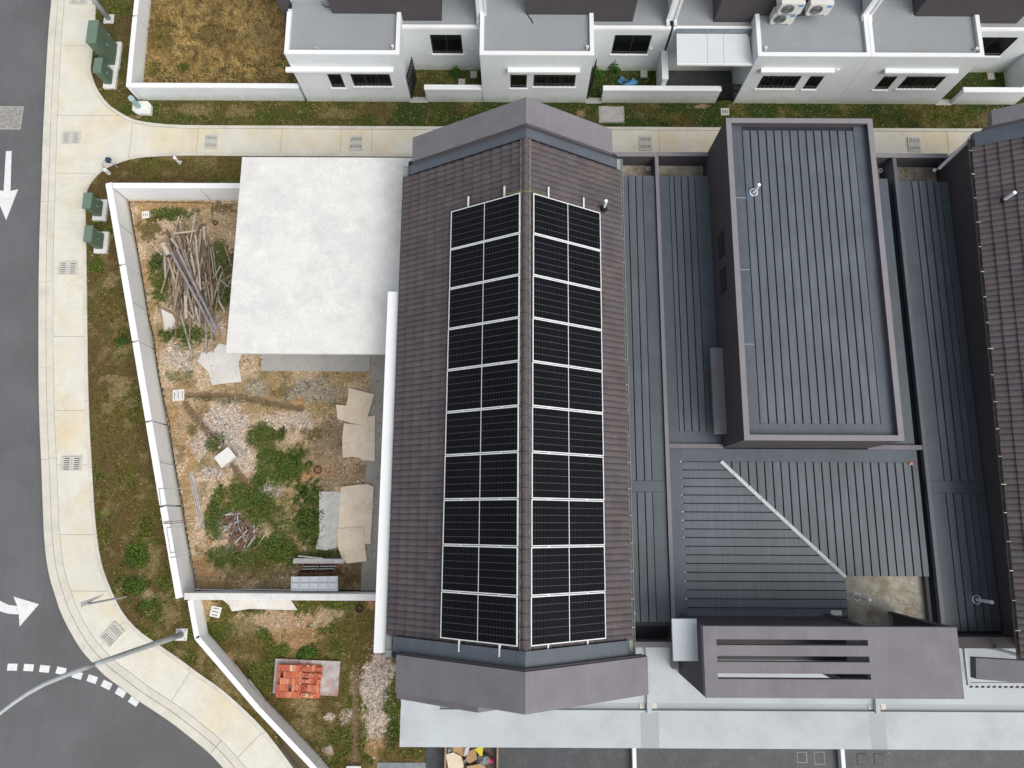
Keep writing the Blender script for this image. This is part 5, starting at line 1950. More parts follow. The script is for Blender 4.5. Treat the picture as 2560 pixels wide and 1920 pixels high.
# gutter
gz = EZ - .04
mb = MB()
prof = [(-.085, .075), (-.07, .0), (-.045, -.045), (0, -.06), (.045, -.045), (.07, .0), (.085, .075)]
k = len(prof)
g0, g1 = rr(E0 - .06, 12.2), rr(E0 - .06, -4.05)
vs = [(g0[0] + a, g0[1], gz + b) for a, b in prof] + [(g1[0] + a, g1[1], gz + b) for a, b in prof]
mb.add(vs, [(i, i + 1, k + i + 1, k + i) for i in range(k - 1)] + [tuple(range(k)), tuple(range(k, 2 * k))])
gu = mb.build('gutter', mat('dirty_gutter', (.16, .155, .13), .7, .4, 5, .3, 30), rh)
y = 11.8
while y > -3.9:
    a, b = rr(E0 - .15, y), rr(E0 + .03, y)
    MB().beam((*a, gz + .08), (*b, gz + .08), .02, .012).build('gutter_bracket', 'kerb' if random.random() < .3 else 'gutter', gu)
    y -= .82
# north hood and flashing of this house
xa, xb = E0, 18.2
for nm, m, ya, yb, zz, xs0 in (('flashing', 'flash', 12.4, 11.9, .12, E0), ('hood_lip', 'char', 12.45, 12.4, .22, E0 + .2), ('gable_hood', 'hood', 12.95, 12.45, .28, E0 + .35)):
    z0_, z1_ = EZ + TAN * (xs0 - E0) + zz, EZ + TAN * (xb - E0) + zz
    MB().slab([(*rr(xs0, yb), z0_), (*rr(xb, yb), z1_), (*rr(xb, ya), z1_), (*rr(xs0, ya), z0_)], .2).build(nm, m, rh)
# downpipes
MB().tube([q('D', 1745, 1190, 4.75), q('D', 1735, 1215, 4.65), q('D', 1480, 1455, 3.55), q('D', 1440, 1470, 3.4), q('D', 1440, 1478, 2.95)], .06, 10).build('downpipe', 'pvc', rh)
MB().tube([q('S', 2185, 690, 4.7), q('S', 1945, 628, 3.8), q('S', 1885, 620, 3.6)], .055, 10).build('downpipe', 'pvc', rh)
p = q('I', 2025, 75, 5.5)
pz = EZ + TAN * (p.x - E0 - .35) + .03
p = q('I', 2025, 75, pz)
vent_pipe(p, p + Vector((0, 0, .55)), .05, 'white vent pipe with black collar on the tiles at the right edge')
# deck bay of the right house
rl = [sum(v) / 2 for v in zip([q('I', x, 0, DZ).x for x in (1240, 1300, 1370, 1437, 1497)], [q('I', x, 1659, DZ).x for x in (1435, 1500, 1570, 1635, 1690)])]
dr = MB().box(13.02, 14.92, -3.3, 11.5, DZ - .12, DZ - .04).build('deck', 'groove', rh)
ry0, ry1 = q('N', 1700, 838, DZ).y, q('N', 1700, 945, DZ).y
deck_y(dr, rl, ry0, 11.52, DZ)
deck_y(dr, rl, -3.2, ry1, DZ)
MB().box(13.03, 14.91, ry1 + .008, ry0 - .008, DZ - .03, DZ + .012).build('cross_flashing', 'flash', dr)
for ya, yb in ((ry0, 11.52), (-3.2, ry1)):
    MB().box(13.16, rl[0] - .008, ya, yb, DZ - .03, DZ + .006).build('edge_flashing', 'flash', dr)
    MB().box(rl[-1] + .008, 14.91, ya, yb, DZ - .03, DZ + .006).build('edge_flashing', 'flash', dr)
MB().box(13.03, 13.15, -3.3, 12.36, 2.8, 3.52).build('party_wall', 'metal', rh)
MB().box(13.0, 14.95, 12.36, 12.5, -.1, 3.5).build('rear_parapet', 'char', rh)
MB().box(13.0, 14.95, 12.35, 12.51, 3.5, 3.515).build('parapet_coping', 'coping', rh)
MB().box(13.05, 14.92, 11.54, 12.36, 2.6, 2.82).build('well_floor', 'concstain', rh)
MB().box(13.02, 14.92, -3.6, 11.6, -.1, 2.6).build('bay_wall', 'char', rh)
bl = MB()
for _ in range(70):
    x, y = random.uniform(13.3, 14.6), random.uniform(11.75, 12.3)
    a = random.uniform(0, 6.28)
    s = random.uniform(.03, .1)
    bl.add([(x, y, 2.85), (x + math.cos(a) * s, y + math.sin(a) * s, 2.85 + random.uniform(0, .08)), (x + math.cos(a + 1) * s * .6, y + math.sin(a + 1) * s * .6, 2.88)], [(0, 1, 2)])
bl.build('dead_leaves', MT['wood'][2], None, 'grey dead leaves gathered in the roof well at the right', 'leaves', None, 'stuff')
p = q('S', 1805, 205, DZ + .02)
vent_pipe(Vector((p.x, p.y, DZ)), Vector((p.x, p.y, DZ + .7)), .05, 'white vent pipe with white sealant on the narrow dark roof at the right', False)
p = q('Q', 2130, 320, DZ)
vent_pipe(Vector((p.x, p.y, DZ)), Vector((p.x, p.y, DZ + .35)), .05, 'short white vent pipe at the street end of the narrow dark roof', False)
# front hood and louvre of the right house
hz = 5.6
a = q('S', 1795, 708, hz)
pts = [q('S', 1795, 708, hz), q('S', 2400, 745, hz + .5), q('S', 2400, 945, hz + .5), q('S', 1800, 890, hz)]
MB().slab([tuple(v) for v in pts], .25).build('front_hood', 'hood', rh)
a, b = q('S', 1722, 870, 3.9), q('S', 2400, 945, 3.9)
MB().box(a.x, 18, b.y - .02, b.y + .06, 3.8, 3.9).build('louvre_beam', 'steel', rh)
MB().box(a.x, a.x + .07, b.y + .06, -3.6, 3.8, 3.9).build('louvre_beam', 'steel', rh)
x = a.x + .1
while x < 17.5:
    MB().add([(x, b.y - .02, 3.82), (x + .1, b.y - .02, 3.82), (x + .14, b.y - .12, 3.7), (x + .04, b.y - .12, 3.7)], [(0, 1, 2, 3)]).build('louvre_blade', 'frame', rh)
    x += .17
MB().box(13.0, 18, -3.62, -3.3, 2.9, 3.9).build('front_wall', 'char', rh)
MB().box(12.15, 13.2, -4.2, -4.05, 3.06, 3.3).build('stub_wall', 'hood', rh)

# ================================================================== FLAT EXTENSION
ex = thing('flat_extension', (-6.5, 9, 0), 'open-sided extension with a large white concrete flat roof beside the tiled house', 'extension')
MB().box(-9.5, -3.36, 5.43, 12.48, 2.94, 3.1).build('roof_slab', 'slabwhite', ex)
MB().box(-9.42, -5.33, 5.48, 12.3, -.05, .04).build('floor', 'conc', ex)
for x in (-9.3, -5.5):
    for y in (7.6, 9.9, 12.2):
        MB().box(x - .1, x + .1, y - .1, y + .1, .0, 2.94).build('column', 'white', ex)
MB().box(-9.2, -3.4, 12.28, 12.44, .0, 2.94).build('rear_wall', 'white', ex)
MB().box(-9.4, -3.4, 5.5, 5.68, 2.7, 2.94).build('edge_beam', 'white', ex)
MB().box(-5.32, -2.96, -2.42, 12.3, -.1, .02).build('path', mat('yard_path', (.38, .37, .34), .9, .2, 1.4, .1, 20, tint=(.2, .16, .1), tscale=.7, tamt=.6), kind='structure')

# ================================================================== STREET FURNITURE
def cabinet(t, top, z, label):
    tp_ = [q(t, *p, z) for p in top]
    cx, cy = sum(p.x for p in tp_) / 4, sum(p.y for p in tp_) / 4
    c = thing('utility_cabinet', (cx, cy, 0), label, 'cabinet', 'green utility cabinets')
    x0, x1 = (tp_[0].x + tp_[3].x) / 2, (tp_[1].x + tp_[2].x) / 2
    y1, y0 = (tp_[0].y + tp_[1].y) / 2, (tp_[2].y + tp_[3].y) / 2
    MB().box(x0 + .03, x1 - .03, y0 + .02, y1 - .02, .12, z - .05).build('body', 'green', c)
    MB().slab([(x0, y0, z - .02), (x1, y0, z), (x1, y1, z), (x0, y1, z - .02)], .05).build('roof_lid', mat('green_lid', (.15, .215, .16), .5, .05, 2, .04, 30), c)
    ym = (y0 + y1) / 2
    for ya, yb in ((y0 + .05, ym - .008), (ym + .008, y1 - .05)):
        d = MB().box(x1 - .032, x1 - .012, ya, yb, .16, z - .1).build('door', 'green', c)
        for k in range(8):
            zz = .22 + k * .05
            MB().box(x1 - .014, x1 - .006, ya + .06, yb - .06, zz, zz + .022).build('louvre', 'green', d)
        MB().box(x1 - .014, x1 + .01, yb - .06, yb - .03, z * .5, z * .5 + .1).build('handle', 'steel', d)
    MB().box(x0 - .05, x1 + .12, y0 - .13, y1 + .1, -.05, .12).build('plinth', 'slabwhite', c)


cabinet('A', ((755, 175), (845, 170), (835, 365), (740, 370)), 1.53, 'tallest green utility cabinet near the lamp post at the top')
cabinet('A', ((808, 500), (878, 495), (878, 623), (805, 622)), .95, 'smaller green utility cabinet just below the tallest one')
cabinet('E', ((710, 8), (788, 0), (790, 137), (712, 140)), .92, 'green utility cabinet by the corner of the white yard wall, upper of its pair')
cabinet('E', ((720, 290), (793, 285), (797, 422), (722, 430)), .94, 'green utility cabinet by the white yard wall, lower of its pair')


def lamp(base, arm, zarm, label, head=True):
    l_ = thing('street_lamp', (base.x, base.y, 0), label, 'street lamp', 'street lamps')
    bx, by = base.x, base.y
    pts = [(bx, by, .06), (bx, by, 1.2), (bx, by, 2.6), (bx, by, 4.0), (bx, by, zarm)]
    MB().tube(pts, .105, 12, .07).build('pole', 'steel', l_, smooth=True)
    MB().box(bx - .2, bx + .2, by - .2, by + .2, -.02, .05).build('base_plate', 'slabwhite', l_)
    for sx in (-1, 1):
        for sy in (-1, 1):
            MB().tube([(bx + sx * .14, by + sy * .14, .05), (bx + sx * .14, by + sy * .14, .1)], .018, 6).build('anchor_bolt', 'steel', l_)
    MB().tube([(bx, by, zarm)] + arm, .07, 12, .045).build('arm', 'steel', l_, smooth=True)
    d = (Vector(arm[-1]) - Vector(arm[-2])).normalized()
    e = Vector(arm[-1])
    MB().beam(e, e + d * .6, .26, .1).build('lamp_head', 'steel', l_)


b0 = q('O', 1572, 505)
arm = [q('O', 700, 805, 5.75), q('O', 540, 868, 6.1), q('O', 380, 935, 6.4), q('O', 240, 1012, 6.6), q('O', 110, 1100, 6.75), q('O', 0, 1185, 6.85), q('O', -160, 1300, 6.95), q('O', -340, 1420, 7.0)]
lamp(b0, arm, 5.35, 'grey street lamp at the bend with its arm curving out over the road')
b1 = q('A', 945, 168)
arm = [(b1.x - .25, b1.y + .02, 6.3), (b1.x - .7, b1.y + .02, 6.9), (b1.x - 1.3, b1.y + .02, 7.2), (b1.x - 2.0, b1.y + .02, 7.3)]
lamp(b1, arm, 5.6, 'grey street lamp at the top left beside the tallest cabinet')
# warning sign
b2 = q('O', 1090, 178)
sp_ = thing('sign_post', (b2.x, b2.y, 0), 'grey post with a triangular sign seen edge-on over the pavement bend', 'sign post')
MB().tube([(b2.x, b2.y, -.02), (b2.x, b2.y, 2.35)], .035, 10).build('post', 'steel', sp_)
d = Vector((.86, .5, 0))
c = Vector((b2.x, b2.y, 1.95)) + Vector((-.05, .06, 0))
MB().add([c - d * .4, c + d * .4, c + Vector((0, 0, .68)), c - d * .4 + Vector((-.012, .02, 0)), c + d * .4 + Vector((-.012, .02, 0)), c + Vector((-.012, .02, .68))],
         [(0, 1, 2), (5, 4, 3), (0, 3, 4, 1), (1, 4, 5, 2), (2, 5, 3, 0)]).build('sign_plate', 'steel', sp_)
MB().beam(c + d * -.3 + Vector((.02, -.02, .2)), c + d * .3 + Vector((.02, -.02, .2)), .03, .04).build('stiffener', 'steel', sp_)
# green vent pipe on its block
p = q('A', 1215, 940)
gv = thing('vent_stub', (p.x, p.y, 0), 'green round vent stub on a white octagonal concrete block', 'vent')
oc = [q('A', *v, .16).to_2d() for v in ((1145, 900), (1190, 872), (1275, 872), (1305, 905), (1300, 985), (1175, 975), (1140, 950))]
MB().prism([tuple(v) for v in oc], -.05, .16).build('block', 'slabwhite', gv)
MB().tube([(p.x, p.y, .15), (p.x, p.y, .72)], .1, 16).build('pipe', 'greenpipe', gv)
MB().tube([(p.x, p.y, .70), (p.x, p.y, .78)], .115, 16, .1).build('pipe_cap', mat('pale_green_cap', (.4, .5, .48), .5), gv)
# standpipe bits near the lane
p = q('A', 1555, 1412)
st = thing('standpipe', (p.x, p.y, 0), 'short white standpipe in the grass beside the lane', 'standpipe')
MB().tube([(p.x, p.y, -.02), (p.x, p.y, .42)], .055, 12).build('pipe', 'pvc', st)
MB().tube([(p.x, p.y, .42), (p.x, p.y, .47)], .065, 12).build('pipe_cap', 'cap', st)
MB().tube([(p.x, p.y, .12), (p.x + .12, p.y + .02, .12)], .03, 8).build('outlet', 'pvc', st)
p = q('A', 1015, 1445)
wm = thing('water_meter', (p.x, p.y, 0), 'dark blue water meter on bent pipes at the lane corner', 'water meter')
MB().tube([(p.x, p.y, 0), (p.x, p.y, .3), (p.x - .05, p.y + .06, .36), (p.x - .3, p.y + .1, .36), (p.x - .42, p.y - .1, .34), (p.x - .42, p.y - .1, 0)], .025, 8).build('pipe', 'steel', wm)
MB().box(p.x - .24, p.x - .08, p.y + .02, p.y + .18, .3, .46).build('meter_body', mat('meter_blue', (.04, .05, .12), .4), wm)
p2 = q('A', 905, 1465, .3)
MB().tube([(p2.x, p2.y, 0), (p2.x, p2.y, .3)], .08, 12).build('valve_cap', 'pvc', None, 'small white valve cap beside the water meter', 'valve cap')

# ================================================================== YARD CLUTTER
# lumber heap
def plank(a, b, wd, th, m, label, group, name='plank'):
    return MB().beam(a, b, wd, th).build(name, m, None, label, 'plank', group)


PLG = 'planks of the lumber heap'
PLL = 'weathered timber plank lying in the lumber heap'
for i in range(92):
    cx, cy = random.gauss(1640, 125), random.gauss(700, 170)
    an = math.radians(random.gauss(97, 14))
    L = random.uniform(.9, 2.7)
    if i > 78:
        cx, cy = random.gauss(1900, 60), random.gauss(760, 90)
        an = math.radians(random.uniform(20, 160))
        L = random.uniform(.5, 1.1)
    r2 = ((cx - 1650) / 300) ** 2 + ((cy - 700) / 420) ** 2
    z = .04 + max(0, .42 - .38 * r2) * random.uniform(.3, 1)
    c = q('E', cx, cy, z)
    d = Vector((math.cos(an), math.sin(an), random.uniform(-.06, .06)))
    half = min(L / 2, 1.7)
    a, b = c - d * half, c + d * half
    a.y, b.y = min(max(a.y, 5.2), 11.6), min(max(b.y, 5.2), 11.6)
    if max(a.x, b.x) > -9.75:
        sh = max(a.x, b.x) + 9.75
        a.x -= sh
        b.x -= sh
    a.z, b.z = max(a.z, .03), max(b.z, .03)
    plank(a, b, random.choice((.04, .05, .05, .075)), random.choice((.025, .05)), MT['wood'][(wi := random.randrange(5))], '%s weathered timber plank lying in the lumber heap' % ('tan', 'brown', 'grey', 'pale', 'dark')[wi], PLG)
SP = [((1500, 500), (1800, 1000), .52, .13, .05, 4, 'broad dark channel section lying diagonally across the lumber heap, upper end'),
      ((1530, 490), (1880, 1200), .56, .09, .06, 2, 'long grey steel-like beam running diagonally over the whole lumber heap'),
      ((1480, 520), (1860, 1225), .55, .09, .06, 2, 'second long grey beam beside the first diagonal one on the heap'),
      ((1400, 440), (1455, 540), .60, .15, .03, 3, 'short wide pale board on top of the upper left of the heap'),
      ((1480, 400), (1545, 490), .60, .10, .03, 2, 'short greyish board at the top of the heap beside the wide one'),
      ((1690, 370), (1735, 850), .54, .055, .04, 3, 'straight pale batten lying up and down on the heap'),
      ((1760, 300), (1775, 560), .2, .09, .05, 3, 'pale board end at the upper right of the heap'),
      ((1735, 280), (1745, 520), .22, .08, .05, 4, 'dark violet-grey board at the upper right of the heap'),
      ((1500, 360), (1690, 335), .62, .06, .03, 3, 'pale batten lying crosswise at the top of the heap'),
      ((1600, 1000), (1720, 1160), .25, .06, .03, 3, 'pale batten at the lower end of the heap'),
      ((1600, 860), (1610, 1090), .4, .10, .03, 3, 'wide pale board at the lower middle of the heap'),
      ((1690, 990), (1720, 1130), .3, .07, .03, 3, 'short pale board at the lower right of the heap'),
      ((1420, 480), (1430, 740), .45, .08, .03, 2, 'greyish board along the left flank of the heap'),
      ((1310, 440), (1400, 545), .12, .05, .04, 3, 'small pale batten sticking out left of the heap'),
      ((1775, 1070), (1785, 1400), .06, .06, .05, 2, 'left grey channel strip below the heap'),
      ((1825, 1190), (1842, 1385), .06, .06, .05, 2, 'right grey channel strip below the heap'),
      ((1945, 470), (2000, 640), .1, .05, .04, 0, 'tan batten leaning towards the white slab, right of the heap'),
      ((1500, 270), (1640, 480), .5, .05, .05, 1, 'brown batten slanting over the upper heap'),
      ((1530, 380), (1620, 640), .54, .05, .04, 0, 'tan batten slanting down the middle of the heap')]
for (a, b, z, wd, th, mi, lb) in SP:
    p0, p1 = q('E', *a, z), q('E', *b, max(.06, z - .06))
    plank(p0, p1, wd, th, MT['wood'][mi] if ' beam' not in lb else MT['beam'], lb, PLG)
p = q('E', 1465, 1105, .03)
fr_ = thing('battened_panel', (p.x, p.y, 0), 'rectangular pale panel with timber edges at the foot of the lumber heap', 'panel')  # a flat panel edged with timber battens
c4 = [q('E', *v, .06) for v in ((1385, 1000), (1500, 1060), (1550, 1170), (1420, 1205))]
MB().slab([tuple(v) for v in c4], .02).build('sheet', 'plygrey', fr_)
for a, b in zip(c4, c4[1:] + c4[:1]):
    MB().beam(a + Vector((0, 0, .025)), b + Vector((0, 0, .025)), .04, .04).build('batten', MT['wood'][0], fr_)

# boards
def board(t, pts, z, m, label, th=.014, tilt=0.):
    ps = [q(t, *v, z) for v in pts]
    cx = sum(v.x for v in ps) / len(ps)
    cy = sum(v.y for v in ps) / len(ps)
    return MB().slab([(v.x, v.y, z + tilt * (v.x - cx)) for v in ps], th).build('board', m, None, label, 'board', 'loose boards in the yard')


board('E', ((1740, 1390), (1840, 1372), (1892, 1308), (1975, 1325), (2095, 1395), (2060, 1470), (2088, 1640), (1960, 1652), (1832, 1668), (1800, 1552), (1710, 1465)), .05, 'plygrey', 'broken white board lying below the corner of the white slab')
board('K', ((1630, 32), (1740, 62), (1850, 88), (1812, 220), (1765, 360), (1640, 335), (1534, 300), (1520, 178), (1608, 186), (1622, 120)), .1, 'ply', 'tan plywood sheet with broken edge nearest the white slab')
board('K', ((1590, 338), (1690, 350), (1758, 358), (1790, 282), (1858, 272), (1855, 668), (1745, 655), (1722, 636), (1650, 628), (1578, 638), (1572, 470)), .07, 'ply', 'stained tan plywood sheet lying second from the white slab')
board('K', ((1562, 890), (1690, 872), (1795, 866), (1845, 888), (1833, 1130), (1818, 1380), (1768, 1382), (1758, 1242), (1540, 1250)), .09, 'ply', 'large pale plywood sheet over the concrete pad')
board('K', ((1532, 1250), (1755, 1237), (1772, 1400), (1786, 1530), (1700, 1540), (1615, 1552), (1568, 1500), (1535, 1400)), .115, 'ply', 'smaller pale plywood sheet lapping over the large one')
board('P', ((262, 204), (560, 206), (848, 205), (880, 245), (910, 296), (700, 290), (500, 284), (345, 306), (318, 250)), .06, 'plygrey', 'curved pale board lying against the dividing wall in the front yard')
MB().prism([tuple(q('K', *v).to_2d()) for v in ((1378, 928), (1566, 930), (1556, 1200), (1530, 1412), (1440, 1438), (1346, 1425), (1380, 1300))], -.05, .05).build(
    'concrete_pad', mat('rough_pad', (.54, .53, .49), .9, .15, 3, .15, 30, .2), None, 'rough grey concrete pad beside the plywood sheets', 'concrete pad')
ps = [q('K', *v, .3) for v in ((470, 635), (587, 545), (650, 625), (530, 720))]
pb_ = thing('concrete_box', (ps[0].x + .3, ps[0].y, 0), 'white square concrete cover box standing skewed in the yard gravel', 'concrete box')
MB().prism([tuple(v.to_2d()) for v in ps], -.02, .24).build('box', 'conc', pb_)
MB().prism([tuple(v.to_2d()) for v in [q('K', *v, .3) for v in ((466, 635), (587, 541), (654, 625), (530, 724))]], .24, .3).build('lid', 'slabwhite', pb_)
# slotted inspection covers in the soil
for t, cx, cy, lb, rot in (('K', 163, 98, 'slotted square cover in the yard soil at the start of the two trenches', .1), ('E', 1262, 200, 'slotted cover half buried in the ochre soil at the top left of the yard', .1),
                           ('P', 207, 308, 'slotted square cover in the front yard corner below the dividing wall', -.2)):
    p = q(t, cx, cy)
    sz = .42 if t == 'K' else (.28 if t == 'E' else .36)
    g = grate_plate(sz, sz, 3, 'y' if t != 'P' else 'x')
    root = thing('slotted_cover', (p.x, p.y, 0), lb, 'drain cover', 'slotted covers in the yard')
    root.rotation_euler.z = rot
    for mb_, nm, m in ((g, 'cover', 'slabwhite'), (MB().box(-sz * .4, sz * .4, -sz * .4, sz * .4, -.02, .015), 'pit', 'pit')):
        me = mb_.mesh(nm)
        me.materials.append(MT[m])
        o = bpy.data.objects.new(nm, me)
        COL.objects.link(o)
        o.parent = root
# hoses
for t, cx, cy, R_, tail, lb in (('E', 1862, 266, .085, [(1835, 260), (1832, 180), (1832, 110)], 'black hose coil on the soil near the white slab'), ('K', 1365, 745, .12, [(1420, 740), (1440, 760)], 'black cable coil on the orange soil patch'),
                                ('P', 1445, 283, .115, [(1440, 232), (1495, 205)], 'black hose coil in the front yard grass below the dividing wall')):
    p = q(t, cx, cy, .03)
    hc = thing('hose_coil', (p.x, p.y, 0), lb, 'hose coil', 'hose coils')
    mb = MB()
    for k in range(3):
        mb.ring((p.x + random.uniform(-.01, .01), p.y + random.uniform(-.01, .01), .025 + .02 * k), R_ * (1 + .1 * random.uniform(-1, 1)), .012, 24, 6)
    mb.build('coil', 'rubber', hc)
    MB().tube([q(t, *v, .03) for v in tail], .009, 5).build('loose_end', 'rubber', hc)
# cable along the foot of the yard wall
cb = [q('E', *v, .03) for v in ((1850, 95), (1500, 88), (1118, 86), (1130, 160), (1150, 300), (1180, 450), (1215, 650), (1240, 800), (1265, 960), (1290, 1130), (1330, 1250), (1345, 1400), (1370, 1600))] + \
     [q('J', *v, .03) for v in ((1410, 130), (1462, 330), (1480, 500), (1510, 680), (1540, 850), (1580, 1040), (1600, 1230), (1630, 1400), (1650, 1600))]
MB().tube(cb, .011, 5).build('cable', 'rubber', None, 'thin dark cable running along the foot of the yard wall', 'cable')
# dirty white conduit and fittings by the dividing wall
MB().tube([q('P', *v, .06) for v in ((30, 115), (300, 122), (600, 118), (860, 122))], .02, 8).build('conduit', 'pvc', None, 'thin white conduit lying along the dividing wall', 'conduit')
MB().tube([q('P', *v, .06) for v in ((310, 5), (292, 70), (285, 125))], .012, 6).build('rebar', 'rust', None, 'single thin bar lying across the ochre soil by the dividing wall', 'bar')
# wall hooks
for t, a, b, lb in (('E', (1755, 5), (1825, 75), 'thin steel tie on the upper white wall'), ('E', (1060, 310), (1160, 380), 'topmost thin steel tie on the long yard wall'),
                    ('E', (1172, 960), (1275, 1030), 'second thin steel tie on the long yard wall'), ('J', (1410, 675), (1500, 700), 'thin steel tie above the first bracket on the yard wall')):
    p1 = q(t, *b, .05)
    p0 = q(t, *a, .95)
    MB().tube([p1, Vector((p1.x, p1.y, .5)), Vector((p1.x - .02, p1.y + .02, 1.0)), Vector((p1.x + .05, p1.y + .06, 1.02))], .012, 6).build('steel_tie', 'steel', None, lb, 'steel tie', 'steel ties on the yard wall')
# rebar brackets hanging over the wall
for i, (pts, lb) in enumerate(((((1370, 905), (1625, 900)), 'topmost thin bar lying across the yard wall'), (((1412, 1195), (1685, 1168)), 'rusty double bar across the yard wall, upper one'),
                               (((1415, 1208), (1685, 1188)), 'rusty double bar across the yard wall, lower one'), (((1440, 1245), (1600, 1228)), 'short bar across the yard wall below the rusty pair'),
                               (((1470, 1463), (1640, 1438)), 'short bar across the yard wall near its lower end'), (((1470, 1503), (1735, 1455)), 'lowest long bar across the yard wall'),
                               (((1375, 910), (1392, 1055)), 'thin bar lying lengthwise on the outer edge of the wall top'), (((1440, 1250), (1475, 1460)), 'thin bar lengthwise on the wall top between two cross bars'))):
    MB().tube([q('J', *v, 1.125) for v in pts], .012, 6).build('steel_bar', 'rust' if i in (1, 2) else 'steel', None, lb, 'steel bar', 'steel bars on the yard wall')
# tubes on the soil
for k, (a, b) in enumerate((((255, 758), (345, 1255)), ((268, 755), (368, 1250)), ((278, 755), (383, 1245)))):
    MB().tube([q('K', *a, .03), q('K', *b, .03)], .022, 8).build('steel_tube', 'tube', None, 'galvanised tube of the long narrow bundle beside the yard wall', 'tube', 'bundle of tubes beside the yard wall')
for a, b, lb in (((378, 770), (500, 935), 'upper grey rod leaning along the front wall'), ((490, 892), (752, 1232), 'lower grey rod leaning along the front wall')):
    MB().beam(q('P', *a, .25), q('P', *b, .08), .05, .03).build('timber_rod', MT['wood'][2], None, lb, 'rod', 'rods along the front wall')
# rusty prop heap
for i in range(95):
    u, v = random.gauss(0, 1), random.gauss(0, 1)
    cx, cy = 690 + u * 65 + v * 22, 1270 + u * 70 - v * 28
    z = .04 + random.random() * .22 * max(0, 1.3 - .5 * (u * u + v * v))
    c = q('K', cx, cy, z)
    an = random.gauss(1.1, .7)
    d = Vector((math.cos(an), math.sin(an), random.uniform(-.25, .25)))
    L = random.uniform(.15, .34)
    a, b = c - d * L, c + d * L
    a.z, b.z = max(a.z, .02), max(b.z, .02)
    MB().tube([a, b], random.uniform(.018, .026), 6).build('rusty_prop', 'rust' if (rs_ := random.random() < .75) else 'tube', None, 'short rusty steel prop in the brown heap among the weeds' if rs_ else 'short grey steel prop among the rusty ones in the heap', 'steel prop', 'heap of rusty props')
# pipe bundle, frames and tray by the dividing wall
def z6(x, y, z):
    return at(700 + x / 5.53, 1360 + y / 5.53, z)


for k in range(7):
    a, b = z6(185 + random.uniform(-20, 25), 205 + k * 9, .40), z6(900 + random.uniform(-30, 15), 215 + k * 8, .40)
    MB().tube([a, b], .024, 8).build('scaffold_tube', 'tube', None, 'galvanised scaffold tube of the bundle lying on the red frames', 'tube', 'scaffold tubes by the dividing wall')
a, b = z6(250, 165, .38), z6(600, 200, .38)
MB().tube([a, b], .024, 8).build('scaffold_tube', 'tube', None, 'galvanised tube slanting behind the bundle on the red frames', 'tube', 'scaffold tubes by the dividing wall')
for k in range(4):
    z = .06 + k * .085
    dx = random.uniform(-8, 8)
    c4 = [z6(335 + dx, 270, z), z6(815 + dx, 265, z), z6(730 + dx, 400, z), z6(255 + dx, 410, z)]
    fr_ = thing('scaffold', (c4[0].x, c4[0].y, z - .03), ('red steel scaffold frame in the stack by the dividing wall, %s' % ('bottom one', 'second from below', 'third from below', 'top one')[k]), 'scaffold frame', 'stack of red frames')
    for a, b in zip(c4, c4[1:] + c4[:1]):
        MB().beam(a, b, .05, .06).build('side', 'red', fr_)
    for f in (.3, .55):
        MB().beam(c4[0].lerp(c4[3], f), c4[1].lerp(c4[2], f), .035, .04).build('rung', 'red' if k < 3 else 'steel', fr_)
    MB().beam((c4[0] + c4[1]) / 2, (c4[2] + c4[3]) / 2, .035, .04).build('brace', 'red', fr_)
t0, t1, t2, t3 = z6(165, 452, .86), z6(800, 446, .86), z6(800, 648, .98), z6(165, 650, .98)
tr = thing('formwork_panel', ((t0.x + t1.x) / 2, (t0.y + t2.y) / 2, 0), 'pale ribbed steel formwork panel leaning on the dividing wall', 'formwork panel')
t2.y = t3.y = max(t2.y, -2.40)
MB().add([t0, t1, t2, t3, *[v - Vector((0, 0, .03)) for v in (t0, t1, t2, t3)]], [(3, 2, 1, 0), (4, 5, 6, 7), (0, 1, 5, 4), (1, 2, 6, 5), (2, 3, 7, 6), (3, 0, 4, 7)]).build('sheet', 'tray', tr)
for f in (0, .2, .41, .61, .8, .985):
    MB().beam(t0.lerp(t1, f) + Vector((0, 0, .03)), t3.lerp(t2, f) + Vector((0, 0, .03)), .025, .06).build('rib', 'tray', tr)
for f in (.02, .5, .98):
    MB().beam(t0.lerp(t3, f) + Vector((0, 0, .02)), t1.lerp(t2, f) + Vector((0, 0, .02)), .02, .04).build('rib', 'tray', tr)
MB().beam(t0 + Vector((.06, 0, -.02)), Vector((t0.x + .06, t0.y, 0)), .04, .04).build('leg', 'rust', tr)
MB().beam(t1 + Vector((-.06, 0, -.02)), Vector((t1.x - .06, t1.y, 0)), .04, .04).build('leg', 'rust', tr)
